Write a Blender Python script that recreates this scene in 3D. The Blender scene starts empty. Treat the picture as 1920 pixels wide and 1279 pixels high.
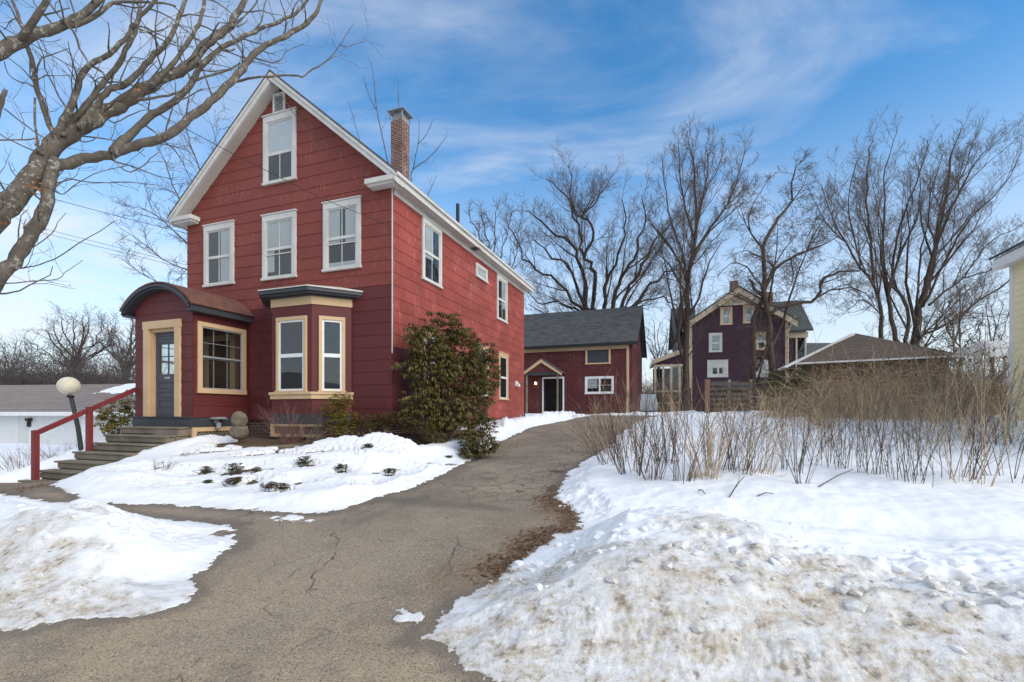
import bpy, bmesh, math, random
import numpy as np
from mathutils import Vector, Matrix

# ------------------------------------------------------------------ camera, sky, sun, exposure
S = bpy.context.scene
COL = S.collection
FPX, CXP, HYP, EYE = 881.0, 960.0, 774.0, 1.5
cam = bpy.data.objects.new('camera', bpy.data.cameras.new('camera'))
COL.objects.link(cam)
cam.location = (0, 0, EYE)
cam.rotation_euler = (math.pi / 2, 0, 0)
cam.data.sensor_width = 36
cam.data.lens = FPX / 1920 * 36
cam.data.shift_y = (HYP - 639.5) / 1920
cam.data.clip_start = 0.05
cam.data.clip_end = 3000
S.camera = cam
S.view_settings.view_transform = 'Standard'
S.view_settings.look = 'None'
S.view_settings.gamma = 1
S.view_settings.use_curve_mapping = False
S.view_settings.exposure = 1.0
S.render.engine = 'CYCLES'
S.cycles.max_bounces = 7
S.cycles.transparent_max_bounces = 12
S.cycles.use_denoising = True

SUN_AZ, SUN_EL = math.radians(128), math.radians(33)   # azimuth clockwise from +Y
sd = Vector((math.sin(SUN_AZ) * math.cos(SUN_EL), math.cos(SUN_AZ) * math.cos(SUN_EL), math.sin(SUN_EL)))
sun = bpy.data.objects.new('sun', bpy.data.lights.new('sun', 'SUN'))
COL.objects.link(sun)
sun.data.energy = 1.5
sun.data.angle = math.radians(55)
sun.data.color = (1.0, 0.905, 0.74)
sun.rotation_euler = sd.to_track_quat('Z', 'Y').to_euler()


class NT:
    """small helper for node trees"""
    def __init__(s, tree):
        s.t = tree
        s.n = tree.nodes
    def __call__(s, typ, ins=None, **kw):
        n = s.n.new(typ)
        for k, v in kw.items():
            setattr(n, k, v)
        for k, v in (ins or {}).items():
            sock = n.inputs[k]
            if hasattr(v, 'bl_idname') and hasattr(v, 'outputs'):
                s.t.links.new(v.outputs[0], sock)
            elif isinstance(v, bpy.types.NodeSocket):
                s.t.links.new(v, sock)
            else:
                if sock.type == 'RGBA' and len(v) == 3:
                    v = (*v, 1)
                sock.default_value = v
        return n
    def math(s, op, a, b=0.0, c=0.0, clamp=False):
        return s('ShaderNodeMath', {0: a, 1: b, 2: c}, operation=op, use_clamp=clamp)
    def vmath(s, op, a, b=(0, 0, 0)):
        return s('ShaderNodeVectorMath', {0: a, 1: b}, operation=op)
    def ramp(s, fac, lo, hi, a=0.0, b=1.0, smooth=True):
        return s('ShaderNodeMapRange', {0: fac, 1: lo, 2: hi, 3: a, 4: b}, interpolation_type='SMOOTHSTEP' if smooth else 'LINEAR', clamp=True)
    def mix(s, fac, a, b, typ='MIX'):
        n = s('ShaderNodeMix', data_type='RGBA', blend_type=typ, clamp_factor=True)
        for i, v in ((0, fac), (6, a), (7, b)):
            sock = n.inputs[i]
            if isinstance(v, (int, float)):
                sock.default_value = v
            elif isinstance(v, tuple):
                sock.default_value = (*v, 1) if len(v) == 3 else v
            else:
                s.t.links.new(v if isinstance(v, bpy.types.NodeSocket) else v.outputs[0], sock)
        return n.outputs[2]
    def noise(s, vec, scale, detail=4.0, rough=0.55, dist=0.0):
        return s('ShaderNodeTexNoise', {'Vector': vec, 'Scale': scale, 'Detail': detail, 'Roughness': rough, 'Distortion': dist})
    def scale(s, vec, sc, loc=(0, 0, 0), rot=(0, 0, 0)):
        return s('ShaderNodeMapping', {0: vec, 1: loc, 2: rot, 3: sc})


W = bpy.data.worlds.new('World')
S.world = W
W.use_nodes = True
W.node_tree.nodes.clear()
n = NT(W.node_tree)
sky = n('ShaderNodeTexSky', sky_type='NISHITA', sun_disc=False)
sky.sun_elevation = SUN_EL
sky.sun_rotation = SUN_AZ
sky.air_density = 1.0
sky.dust_density = 0.4
sky.ozone_density = 2.0
tc = n('ShaderNodeTexCoord')
dirv = tc.outputs['Generated']
sep = n('ShaderNodeSeparateXYZ', {0: dirv})
up = n.math('MAXIMUM', sep.outputs[2], 0.0)
inv = n.math('DIVIDE', 1.0, n.math('ADD', up, 0.22))
flat = n('ShaderNodeVectorMath', {0: dirv, 3: inv}, operation='SCALE')
p1 = n.scale(flat, (0.7, 1.6, 0.0), (3.1, 1.7, 0), (0, 0, math.radians(24)))
wis = n.noise(p1, 1.3, 8.0, 0.58, 1.1)
p2 = n.scale(flat, (0.45, 0.55, 0.0), (0.35, 4.2, 0), (0, 0, math.radians(10)))
big = n.noise(p2, 1.1, 4.0, 0.5, 0.3)
west = n.ramp(sep.outputs[0], -0.75, 0.60, 0.165, -0.075, False)
dens = n.math('ADD', n.math('ADD', n.math('MULTIPLY', wis, 0.50), n.math('MULTIPLY', big, 0.59)), west)
m = n.ramp(dens, 0.46, 0.78)
hz = n.ramp(sep.outputs[2], 0.0, 0.56, 0.80, 0.0)
m2 = n.math('MAXIMUM', n.math('MULTIPLY', m, 0.9), hz)
hs = n('ShaderNodeHueSaturation', {'Hue': 0.495, 'Saturation': 1.34, 'Value': 1.6, 'Fac': 1.0, 'Color': sky})
cloud = n.mix(n.ramp(sep.outputs[2], 0.0, 0.5), (5.95, 6.2, 6.7), (6.8, 6.95, 7.3))
skc = n.mix(m2, hs.outputs[0], cloud)
bg = n('ShaderNodeBackground', {'Color': skc, 'Strength': 0.072})
out = n('ShaderNodeOutputWorld', {0: bg})

# ------------------------------------------------------------------ coordinates
HA = math.atan2(317.0, 881.0)          # the houses stand turned by this angle
HC, HS_ = math.cos(HA), math.sin(HA)
HOX, HOY, HZ = -2.68, 10.5, 1.31       # front right corner of the red house, bottom of its siding


def P(px, py, d):
    return Vector(((px - CXP) / FPX * d, d, EYE - (py - HYP) / FPX * d))


def to_loc(x, y):
    return (x - HOX) * HC - (y - HOY) * HS_, (x - HOX) * HS_ + (y - HOY) * HC


def to_world(X, Y):
    return HOX + X * HC + Y * HS_, HOY - X * HS_ + Y * HC


# ------------------------------------------------------------------ noise (numpy)
_rs = np.random.RandomState(7)
_perm = np.concatenate([_rs.permutation(256)] * 3)
_grad = np.stack([np.cos(np.arange(256) * 2.399963), np.sin(np.arange(256) * 2.399963)], 1)


def noise2(x, y):
    x = np.asarray(x, float); y = np.asarray(y, float)
    xi = np.floor(x).astype(int); yi = np.floor(y).astype(int)
    xf = x - xi; yf = y - yi
    u = xf * xf * xf * (xf * (xf * 6 - 15) + 10); v = yf * yf * yf * (yf * (yf * 6 - 15) + 10)
    def g(ix, iy, fx, fy):
        h = _perm[_perm[ix & 255] + (iy & 255)]
        return _grad[h, 0] * fx + _grad[h, 1] * fy
    a = g(xi, yi, xf, yf); b = g(xi + 1, yi, xf - 1, yf)
    c = g(xi, yi + 1, xf, yf - 1); d = g(xi + 1, yi + 1, xf - 1, yf - 1)
    return (a + (b - a) * u) * (1 - v) + (c + (d - c) * u) * v * 1.0


def fbm(x, y, s, octv=4, seed=0.0, gain=0.5):
    t = 0; a = 1.0; f = 1.0 / s
    for i in range(octv):
        t = t + a * noise2(x * f + seed + 17.3 * i, y * f - seed * 1.7 + 9.1 * i)
        a *= gain; f *= 2.03
    return t


def sst(x, a, b):
    t = np.clip((np.asarray(x, float) - a) / (b - a), 0, 1)
    return t * t * (3 - 2 * t)


# ------------------------------------------------------------------ terrain
_DY = [-200, -40, -14, -9, -7, -5, -2.5, 0, 4, 8, 12, 20, 30, 60, 120, 400]
_DZ = [-.3, -.1, .0, .05, .18, .37, .46, .55, .86, 1.16, 1.29, 1.38, 1.42, 1.38, 1.2, .5]


def D(Y):
    o = 0
    for k in (-.6, -.3, 0, .3, .6):
        o = o + np.interp(Y + k, _DY, _DZ)
    return o / 5


def base_loc(X, Y):
    X = np.asarray(X, float); Y = np.asarray(Y, float)
    z = D(Y)
    tgt = np.interp(Y, [-4.6, -3.6, -3, -2, -1, 0, 3, 8, 14], [.30, .42, .56, .78, .90, .95, 1.02, 1.17, 1.3])
    lm = (1 - sst(X, .1, 2.1)) * sst(Y, -4.75, -4.2)
    z = z + lm * np.maximum(0, tgt - D(Y))
    z = z - sst(-X, 2.0, 6.6) * sst(Y, -8.5, -6) * (1 - sst(Y, -3.6, -1.6)) * .22
    z = z - sst(-X, 5.6, 7.6) * (1 - sst(Y, -.8, .6)) * sst(Y, -4.4, -3.2) * .18
    stz = 1.18 + .172 / .285 * (Y + 1.5) - .27
    km = sst(-X, 4.25, 5.5) * (1 - sst(-X, 6.5, 7.4)) * sst(Y, -4.0, -3.2) * (1 - sst(Y, -1.2, -.6))
    z = z + km * np.minimum(0, stz - z)
    z = z - .42 * sst(-X, 6.9, 8.6) * sst(Y, -4.0, -2.6) * (1 - sst(Y, 5, 9))
    z = z - sst(-X, 6.4, 13) * sst(Y, -1.2, 6) * 1.55 * (1 - sst(Y, 60, 160))
    z = z + .16 * fbm(X, Y, 2.6, 3, 13.3) * sst(X, 5.5, 7.0) * sst(Y, 0, 4) * (1 - sst(Y, 25, 40))
    z = z + .05 * fbm(X, Y, 5.0, 3, 3.3) * sst(X, 5.0, 7.5) * sst(Y, -5.5, -4)
    return z


def base_xy(x, y):
    return base_loc(*to_loc(np.asarray(x, float), np.asarray(y, float)))


def unproject(pts):
    """points of the picture -> points of the bare ground"""
    pts = np.asarray(pts, float)
    d = np.geomspace(1.4, 90, 1500)
    o = []
    for px, py in pts:
        x = (px - CXP) / FPX * d; z = EYE - (py - HYP) / FPX * d
        k = np.argmax(z < base_xy(x, d)) if (z < base_xy(x, d)).any() else len(d) - 1
        o.append((x[k], d[k]))
    return np.array(o)


BARE_A = unproject([(0, 1190), (60, 1180), (150, 1157), (230, 1167), (330, 1142), (352, 1118), (348, 1085), (385, 1068), (450, 1022), (432, 1008), (446, 985)])
BARE_B = np.array([to_world(*p) for p in [(1.0, -5.42), (-.5, -5.35), (-2.5, -5.15), (-4, -4.95), (-5.6, -4.5), (-6.9, -3.9), (-6.75, -3.05), (-4.7, -3.0), (-4.5, -3.5), (-3.4, -4.4)]])
BARE_C = unproject([(150, 939), (300, 947), (400, 952), (470, 957), (520, 962), (600, 964), (650, 955), (700, 935), (760, 920), (830, 890), (880, 865), (930, 832), (1000, 801), (1062, 789)])
BARE_D = np.array([to_world(*p) for p in [(1.6, 16.0), (.1, 18.4), (1.2, 18.4), (2.2, 17.7), (5.6, 17.3), (9, 17.5), (9, 16.3), (6.4, 15.6)]])
BARE_E = unproject([(1195, 791), (1160, 815), (1140, 842), (1105, 860), (1066, 885), (1052, 910), (1042, 932), (1062, 950), (1085, 966), (1080, 990), (1032, 1005), (1020, 1025), (990, 1045), (965, 1060), (940, 1090), (880, 1110), (830, 1150), (800, 1170), (792, 1197), (840, 1215), (860, 1245), (905, 1262), (960, 1282)])
BARE_F = np.array([to_world(*p) for p in [(7.2, -6.75), (9, -6.7), (60, -6.6), (60, -15), (-60, -15), (-60, -7.45), (-4, -7.4)]])
BARE = np.concatenate([BARE_A, BARE_B, BARE_C, BARE_D, BARE_E, BARE_F])


def poly_sd(x, y, poly):
    """signed distance, positive outside"""
    d2 = np.full(x.shape, 1e9); ins = np.zeros(x.shape, bool)
    for i in range(len(poly)):
        ax, ay = poly[i - 1]; bx, by = poly[i]
        ex, ey = bx - ax, by - ay
        t = np.clip(((x - ax) * ex + (y - ay) * ey) / (ex * ex + ey * ey + 1e-12), 0, 1)
        d2 = np.minimum(d2, (x - ax - t * ex) ** 2 + (y - ay - t * ey) ** 2)
        c = (ay > y) != (by > y)
        ins ^= c & (x < (bx - ax) * (y - ay) / (by - ay + 1e-12) + ax)
    d = np.sqrt(d2)
    return np.where(ins, -d, d)


# bare patches in the front garden: point of the picture, size across, size along
HOLES = [(330, 910, .20, .10), (292, 878, .16, .10), (378, 886, .16, .08), (445, 884, .30, .10), (472, 905, .14, .10), (432, 912, .10, .06),
         (505, 920, .22, .06), (533, 922, .10, .10), (572, 872, .26, .06), (560, 905, .1, .05), (640, 884, .14, .06), (730, 890, .14, .07), (705, 886, .08, .06), (797, 870, .12, .06), (700, 907, .07, .06),
         (420, 1000, .12, .05), (480, 852, .35, .05), (400, 846, .5, .06), (350, 850, .2, .06), (610, 845, .5, .08), (520, 848, .3, .05), (845, 872, .12, .06)]
_HW = unproject([h[:2] for h in HOLES])


STEPS = np.array([(-6.36, -3.5), (-6.36, -1.3), (-4.2, -1.3), (-4.45, -1.9), (-4.9, -2.55), (-5.45, -3.2), (-5.5, -3.6)])


ISLES = unproject([(540, 970), (778, 1160), (582, 977), (520, 975), (755, 1150)])
ISLER = [(.17, .085), (.15, .085), (.05, .03), (.05, .03), (.06, .03)]


def sdist(x, y, drive_only=False, both=False):
    s = poly_sd(x, y, BARE)
    near = (1 - sst(np.hypot(x, y), 14, 40))
    if not drive_only:
        for (ix, iy), (iw, il) in zip(ISLES, ISLER):
            e_ = np.hypot((x - ix) / iw, (y - iy) / il)
            s = np.maximum(s, np.where(e_ < 2.2, (1 - e_) * il * .8 + .03 * fbm(x, y, .07, 2, 6.6), -9))
    smooth = s + near * .10 * fbm(x, y, .5, 2, 5.5)
    s = s + near * (.10 * fbm(x, y, .5, 4, 5.5) + .075 * fbm(x, y, .12, 4, 1.1)) + (1 - sst(np.hypot(x, y), 5, 8)) * .035 * fbm(x, y, .035, 2, 3.1)
    if drive_only: return s
    X, Y = to_loc(x, y)
    for (hx, hy), (_a, _b, w, l) in zip(_HW, HOLES):
        k = np.hypot((x - hx) / (w * .95), (y - hy) / (l * 2.0)) + .9 * fbm(x, y, .09, 3, 8.8)
        s = np.minimum(s, (k - 1) * min(w, l))
    # bare earth along the foot of the house, bay and porch
    def box(x0, x1, y0, y1):
        return np.maximum(np.maximum(x0 - X, X - x1), np.maximum(y0 - Y, Y - y1))
    e = .22 * fbm(x, y, .45, 3, 2.2)
    s = np.minimum(s, box(-6.3, -.2, -.92, 9.4) + e)
    s = np.minimum(s, box(-4.4, .9, -.5, 3.6) + e * .8)
    s = np.minimum(s, box(-3.4, -1.0, -1.85, .2) + .32 * fbm(x, y, .33, 4, 12.2) - .02)
    s = np.minimum(s, poly_sd(X, Y, STEPS) + .12 * e)
    if both: return s, smooth
    return s


def snow_parts(x, y):
    """thickness of the snow, dirt 0..1, signed distance"""
    X, Y = to_loc(x, y)
    s, ssm = sdist(x, y, both=True)
    T = .17 + .05 * fbm(x, y, 2.4, 3, 4.4)
    T = T + .05 * sst(X, 4, 7)
    # mound at the house corner, cleared snow along the side of the house
    T = T + .26 * np.exp(-(((X - .75) / 1.0) ** 2 + ((Y + 1.5) / .75) ** 2))
    T = T + .16 * np.exp(-((X - 1.35) / .55) ** 2) * sst(Y, 2.2, 3.6) * (1 - sst(Y, 12, 14)) * (1 + 1.2 * fbm(x, y, .35, 3, 6.1))
    T = T + .25 * np.exp(-((Y - 17.6) / .5) ** 2) * (sst(X, 1.4, 1.9)) * (1 + .8 * fbm(x, y, .6, 3, 6.9))
    # ploughed banks along the street
    wob = .16 * fbm(X, X * .3, 1.2, 3, 7.7)
    u = Y + 5.2 + wob
    rb = np.exp(-np.where(u > 0, (u / .5) ** 2, (u / 1.05) ** 2)) * sst(X, 4.3, 5.9)
    u2 = Y + 6.15 + wob
    lb = np.exp(-np.where(u2 > 0, (u2 / .62) ** 2, (u2 / 1.0) ** 2)) * (1 - sst(X, .9, 2.5))
    tr = np.exp(-((Y + 4.25) / .38) ** 2) * sst(X, 4.6, 5.4)
    T = T - .12 * tr + (.07 + .17 * np.exp(-((X - 6.0) / .75) ** 2) + .05 * fbm(X, Y, 1.1, 2, 15.5)) * rb + .11 * lb + .17 * np.exp(-(((X - 1.15) / .85) ** 2 + ((Y + 6.25) / .55) ** 2))
    lb = np.maximum(lb, np.exp(-(((X - 1.15) / .95) ** 2 + ((Y + 6.25) / .65) ** 2)))
    bank = np.clip(np.maximum(rb, lb), 0, 1)
    lump = fbm(X * .5, Y, .30, 4, 11.1, .55)
    billow = np.abs(fbm(X * .75, Y, .2, 3, 14.1))
    fine = fbm(x, y, .07, 2, 21.1)
    face = sst(-Y - np.where(X > 3.2, 5.2, 6.2) - wob, -.05, .55)
    rough = np.clip(bank * 1.2, 0, 1) * (.38 + .62 * face) * (.35 + .65 * sst(fbm(X * .6, Y, .7, 3, 33.0), -.15, .25))
    T = T + rough * (.078 * lump + .07 * (billow - .2) + .022 * fine)
    fieldn = .012 * fbm(x, y, .18, 3, 31.0) * (1 - rough)
    T = T + fieldn + .05 * fbm(x, y, .8, 3, 41.0) * (1 - rough) * .6
    strt = sst(-Y, 3.9, 4.6)
    prof = (1 - strt) * np.clip(s / .38, 0, 1) ** .55 + strt * np.clip(np.minimum(np.maximum(ssm, .02), s * 2.2) / .75, 0, 1) ** .75
    fade = 1 - sst(np.hypot(x, y), 16, 30) * .5
    t = np.where(s > 0, np.maximum(T, .03) * prof * (.35 + .65 * sst(s, 0, .5)) * fade, -.05 + np.maximum(s, -.1) * .5)
    # road dirt: on the street faces and the thin edges
    dn = .6 * fbm(X * .55, Y, .5, 4, 51.0) + .5 * fbm(X * .8, Y, 1.2, 2, 57.0)
    crest = np.where(X > 3.2, 5.2, 6.2) + wob
    dirt = sst(.62 * dn + .30 * fbm(x, y, .19, 2, 9.9) + .80 * sst(-Y - crest, .0, .9), .20, .95)
    dirt = np.maximum(dirt, .95 * np.exp(-(((X - 1.05 + .3 * dn) / .42) ** 2 + ((Y + 6.5 + .3 * lump) / .2) ** 2)))
    dirt = np.maximum(dirt, .9 * np.exp(-(((X - 6.3 + .5 * dn) / .55) ** 2 + ((Y + 5.55 + .35 * lump) / .16) ** 2)))
    dirt = np.maximum(dirt, .8 * np.exp(-(((X - 7.6 + .5 * dn) / .7) ** 2 + ((Y + 5.75 + .35 * lump) / .13) ** 2)))
    edge = (1 - sst(s, 0, .16)) * (.35 + .5 * sst(dn, -.1, .3))
    holes = np.clip(sst(-lump - .25 * billow, .22, .5) * rough * sst(dn, -.2, .25), 0, 1)
    street = np.where(Y < -4.0, 1, .45)
    dirt = np.clip(np.maximum(dirt * .9, edge * street * .55) + holes * .8, 0, 1)
    return t, dirt, s


def top_z(x, y):
    x = np.asarray(x, float); y = np.asarray(y, float)
    t, _d, _s = snow_parts(np.atleast_1d(x), np.atleast_1d(y))
    r = np.atleast_1d(base_xy(x, y)) + np.maximum(t, 0)
    return float(r[0]) if r.size == 1 else r


def ground_hit(px, py):
    """the point of the snow or ground seen at a point of the picture"""
    d = np.geomspace(1.5, 60, 500)
    x = (px - CXP) / FPX * d; z = EYE - (py - HYP) / FPX * d
    g = top_z(x, d)
    k = int(np.argmax(z < g)) if (z < g).any() else len(d) - 1
    return Vector((x[k], d[k], g[k]))
# ------------------------------------------------------------------ mesh helpers
def link(name, me, mat=None, parent=None, loc=None, rot=None):
    o = bpy.data.objects.new(name, me)
    COL.objects.link(o)
    if mat is not None and me is not None:
        for mm in (mat if isinstance(mat, (list, tuple)) else [mat]):
            me.materials.append(mm)
    if parent is not None:
        o.parent = parent
    if loc is not None:
        o.location = loc
    if rot is not None:
        o.rotation_euler = rot
    return o


def tag(o, label=None, cat=None, group=None, kind=None):
    if label: o['label'] = label
    if cat: o['category'] = cat
    if group: o['group'] = group
    if kind: o['kind'] = kind
    return o


def empty(name, loc=(0, 0, 0), rz=0.0):
    o = bpy.data.objects.new(name, None)
    COL.objects.link(o)
    o.location = loc
    o.rotation_euler = (0, 0, rz)
    o.empty_display_size = .1
    return o


def np_mesh(name, V, quads=None, tris=None, smooth=False, attrs=None):
    me = bpy.data.meshes.new(name)
    V = np.ascontiguousarray(V, np.float32)
    me.vertices.add(len(V))
    me.vertices.foreach_set('co', V.ravel())
    idx = []; starts = []; pos = 0
    if quads is not None and len(quads):
        q = np.asarray(quads, np.int32); idx.append(q.ravel()); starts.append(np.arange(len(q)) * 4); pos = len(q) * 4
    if tris is not None and len(tris):
        t = np.asarray(tris, np.int32); idx.append(t.ravel()); starts.append(pos + np.arange(len(t)) * 3)
    idx = np.concatenate(idx).astype(np.int32); starts = np.concatenate(starts).astype(np.int32)
    me.loops.add(len(idx)); me.loops.foreach_set('vertex_index', idx)
    me.polygons.add(len(starts)); me.polygons.foreach_set('loop_start', starts)
    if smooth:
        me.polygons.foreach_set('use_smooth', np.ones(len(starts), bool))
    me.update(calc_edges=True)
    for k, v in (attrs or {}).items():
        a = me.attributes.new(k, 'FLOAT', 'POINT')
        a.data.foreach_set('value', np.ascontiguousarray(v, np.float32))
    return me


class MB:
    """collects boxes, prisms and tubes into one mesh"""
    def __init__(s):
        s.v = []; s.f = []; s.mi = []; s.rnd = []
    def poly(s, pts, faces, mi=0, r=.5):
        b = len(s.v)
        s.v += [tuple(p) for p in pts]
        s.rnd += [r] * len(pts)
        for f in faces:
            s.f.append([b + i for i in f]); s.mi.append(mi)
        return s
    def box(s, x0, x1, y0, y1, z0, z1, mi=0, M=None, r=.5):
        p = [Vector((x, y, z)) for z in (z0, z1) for y in (y0, y1) for x in (x0, x1)]
        if M is not None:
            p = [M @ q for q in p]
        return s.poly(p, [(0, 2, 3, 1), (4, 5, 7, 6), (0, 1, 5, 4), (2, 6, 7, 3), (0, 4, 6, 2), (1, 3, 7, 5)], mi, r)
    def prism(s, outline, a, b, axis='y', mi=0, r=.5):
        """outline: 2-D points; extruded from a to b along the axis (y: points are x,z; x: y,z; z: x,y)"""
        m = len(outline)
        mk = {'y': lambda p, t: (p[0], t, p[1]), 'x': lambda p, t: (t, p[0], p[1]), 'z': lambda p, t: (p[0], p[1], t)}[axis]
        pts = [mk(p, a) for p in outline] + [mk(p, b) for p in outline]
        fs = [list(range(m))[::-1], list(range(m, 2 * m))] + [(i, (i + 1) % m, m + (i + 1) % m, m + i) for i in range(m)]
        return s.poly(pts, fs, mi, r)
    def bar(s, a, b, w, h, mi=0, upv=(0, 0, 1)):
        a = Vector(a); b = Vector(b); t = (b - a).normalized()
        u = Vector(upv); sdv = t.cross(u).normalized(); u = sdv.cross(t).normalized()
        q = [(-w / 2, -h / 2), (w / 2, -h / 2), (w / 2, h / 2), (-w / 2, h / 2)]
        pts = [a + sdv * i + u * j for i, j in q] + [b + sdv * i + u * j for i, j in q]
        return s.poly(pts, [(3, 2, 1, 0), (4, 5, 6, 7)] + [(i, (i + 1) % 4, 4 + (i + 1) % 4, 4 + i) for i in range(4)], mi)
    def lathe(s, prof, cx, cy, seg=20, mi=0):
        pts = []; fs = []
        k = len(prof)
        for i in range(seg):
            a = 2 * math.pi * i / seg
            pts += [(cx + r * math.cos(a), cy + r * math.sin(a), z) for r, z in prof]
        for i in range(seg):
            j = (i + 1) % seg
            for q in range(k - 1):
                fs.append((i * k + q, j * k + q, j * k + q + 1, i * k + q + 1))
        if prof[0][0] > 1e-4: fs.append([i * k for i in range(seg)][::-1])
        if prof[-1][0] > 1e-4: fs.append([i * k + k - 1 for i in range(seg)])
        return s.poly(pts, fs, mi)
    def mesh(s, name, smooth=False):
        me = bpy.data.meshes.new(name)
        me.from_pydata(s.v, [], s.f)
        me.polygons.foreach_set('material_index', s.mi)
        if smooth:
            me.polygons.foreach_set('use_smooth', [True] * len(s.f))
        bm = bmesh.new(); bm.from_mesh(me)
        bmesh.ops.recalc_face_normals(bm, faces=bm.faces)
        bm.to_mesh(me); bm.free()
        a = me.attributes.new('rnd', 'FLOAT', 'POINT')
        a.data.foreach_set('value', np.array(s.rnd, np.float32))
        me.update()
        return me
    def build(s, name, mat, parent=None, smooth=False, bevel=0.0, **kw):
        o = link(name, s.mesh(name, smooth), mat, parent, **kw)
        if bevel:
            md = o.modifiers.new('edge', 'BEVEL'); md.width = bevel; md.segments = 2; md.limit_method = 'ANGLE'
        return o


class Tubes:
    """many tapering round limbs, joined into one mesh"""
    def __init__(s):
        s.g = {}
    def add(s, pts, rad, sides=3):
        s.g.setdefault((len(pts), sides), []).append((pts, rad))
    def build(s, name, mat, parent=None, smooth=False, loc=None):
        V = []; Q = []; b = 0
        loc0 = np.array(loc) if loc is not None else 0
        for (m, k), L in s.g.items():
            A = np.array([[tuple(q) for q in p] for p, _ in L], float)
            R = np.array([r for _, r in L], float)
            T = np.gradient(A, axis=1)
            T /= np.linalg.norm(T, axis=2, keepdims=True) + 1e-12
            whole = A[:, -1] - A[:, 0]
            whole /= np.linalg.norm(whole, axis=1, keepdims=True) + 1e-12
            ref = np.where(np.abs(whole[:, 2:3]) < .8, [[0, 0, 1.0]], [[1.0, 0.13, 0]])[:, None, :]
            B = np.cross(T, np.broadcast_to(ref, T.shape)); B /= np.linalg.norm(B, axis=2, keepdims=True) + 1e-12
            N = np.cross(B, T)
            an = np.arange(k) * 2 * math.pi / k
            ring = A[:, :, None, :] + R[:, :, None, None] * (np.cos(an)[None, None, :, None] * B[:, :, None, :] + np.sin(an)[None, None, :, None] * N[:, :, None, :])
            cnt = len(L)
            V.append(ring.reshape(-1, 3) - loc0)
            base = (np.arange(cnt) * m * k)[:, None, None] + (np.arange(m - 1) * k)[None, :, None]
            i0 = np.arange(k)[None, None, :]; i1 = (np.arange(k) + 1)[None, None, :] % k
            q = np.stack([base + i0, base + i1, base + k + i1, base + k + i0], -1).reshape(-1, 4) + b
            Q.append(q); b += cnt * m * k
        me = np_mesh(name, np.concatenate(V), quads=np.concatenate(Q), smooth=smooth)
        return link(name, me, mat, parent, loc=None)


# ------------------------------------------------------------------ materials
MATS = {}


def new_mat(name):
    m = bpy.data.materials.new(name)
    m.use_nodes = True
    m.node_tree.nodes.clear()
    MATS[name] = m
    return m, NT(m.node_tree)


def finish(n, col, rough=.7, bump=None, bstr=.3, bdist=.01, spec=.3, **kw):
    ins = {'Base Color': col, 'Roughness': rough, 'Specular IOR Level': spec}
    ins.update(kw)
    b = n('ShaderNodeBsdfPrincipled', ins)
    if bump is not None:
        bp = n('ShaderNodeBump', {'Height': bump, 'Strength': bstr, 'Distance': bdist})
        n.t.links.new(bp.outputs[0], b.inputs['Normal'])
    n('ShaderNodeOutputMaterial', {0: b})


def obj_co(n):
    return n('ShaderNodeTexCoord').outputs['Object']


def attr(n, name):
    return n('ShaderNodeAttribute', attribute_name=name).outputs['Fac']


def paint(name, c, c2=None, amt=.25, scale=6.0, rough=.55, worn=None, worn_amt=.0, stretch=(1, 1, .25), rnd=.0, bstr=.15):
    """painted wood: slow tone change, optional worn streaks"""
    m, n = new_mat(name)
    co = obj_co(n)
    c2 = c2 or tuple(x * .72 for x in c)
    col = n.mix(n.ramp(n.noise(co, scale * .35, 5), .3, .7, 0, amt), c, c2)
    fine = n.noise(n.scale(co, stretch), scale * 9, 4, .6)
    col = n.mix(n.ramp(fine, .35, .75, 0, .22), col, tuple(x * .8 for x in c))
    if worn:
        w = n.noise(n.scale(co, (9, 9, 1.6)), 2.2, 7, .72)
        w2 = n.noise(co, 1.3, 3, .5)
        k = n.math('MULTIPLY', n.ramp(w, .52, .68), n.ramp(w2, .40, .66, 0, worn_amt))
        col = n.mix(k, col, worn)
    if rnd:
        r = attr(n, 'rnd')
        col = n.mix(1.0, col, n('ShaderNodeCombineColor', {0: n.ramp(r, 0, 1, 1 - rnd, 1 + rnd, False), 1: n.ramp(r, 0, 1, 1 - rnd, 1 + rnd, False), 2: n.ramp(r, 0, 1, 1 - rnd, 1 + rnd, False)}), 'MULTIPLY')
    finish(n, col, rough, fine, bstr, .004)
    return m


def plain(name, c, rough=.6, spec=.3, **kw):
    m, n = new_mat(name)
    co = obj_co(n)
    col = n.mix(n.ramp(n.noise(co, 7, 5), .3, .7, 0, .35), c, tuple(x * .7 for x in c))
    finish(n, col, rough, n.noise(co, 60, 3), .12, .003, spec, **kw)
    return m


M_RED = paint('red_shingle_paint', (.222, .050, .037), (.168, .040, .031), .6, 4, .62, (.40, .20, .17), .5, rnd=.07)
M_REDSIDE = paint('faded_red_shingle_paint', (.325, .066, .048), (.225, .048, .038), .8, 3.2, .62, (.52, .24, .20), 1.0, rnd=.13)
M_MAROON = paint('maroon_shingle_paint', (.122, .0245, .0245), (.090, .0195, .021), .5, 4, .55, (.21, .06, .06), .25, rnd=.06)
M_MAROON_TRIM = paint('maroon_smooth_paint', (.116, .0235, .0235), None, .3, 4, .5)
M_WHITE = paint('old_white_paint', (.66, .645, .60), (.42, .40, .36), .55, 5, .55, (.24, .22, .19), .35)
M_VINYL = plain('white_vinyl', (.78, .78, .76), .4)
M_CREAM = paint('cream_paint', (.62, .43, .245), (.48, .33, .19), .5, 5, .5, (.3, .22, .15), .25)
M_GREY = paint('slate_grey_paint', (.052, .056, .066), (.036, .038, .044), .5, 5, .45)
M_DOOR = paint('blue_grey_door_paint', (.078, .088, .108), (.055, .06, .075), .5, 5, .45)
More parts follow.
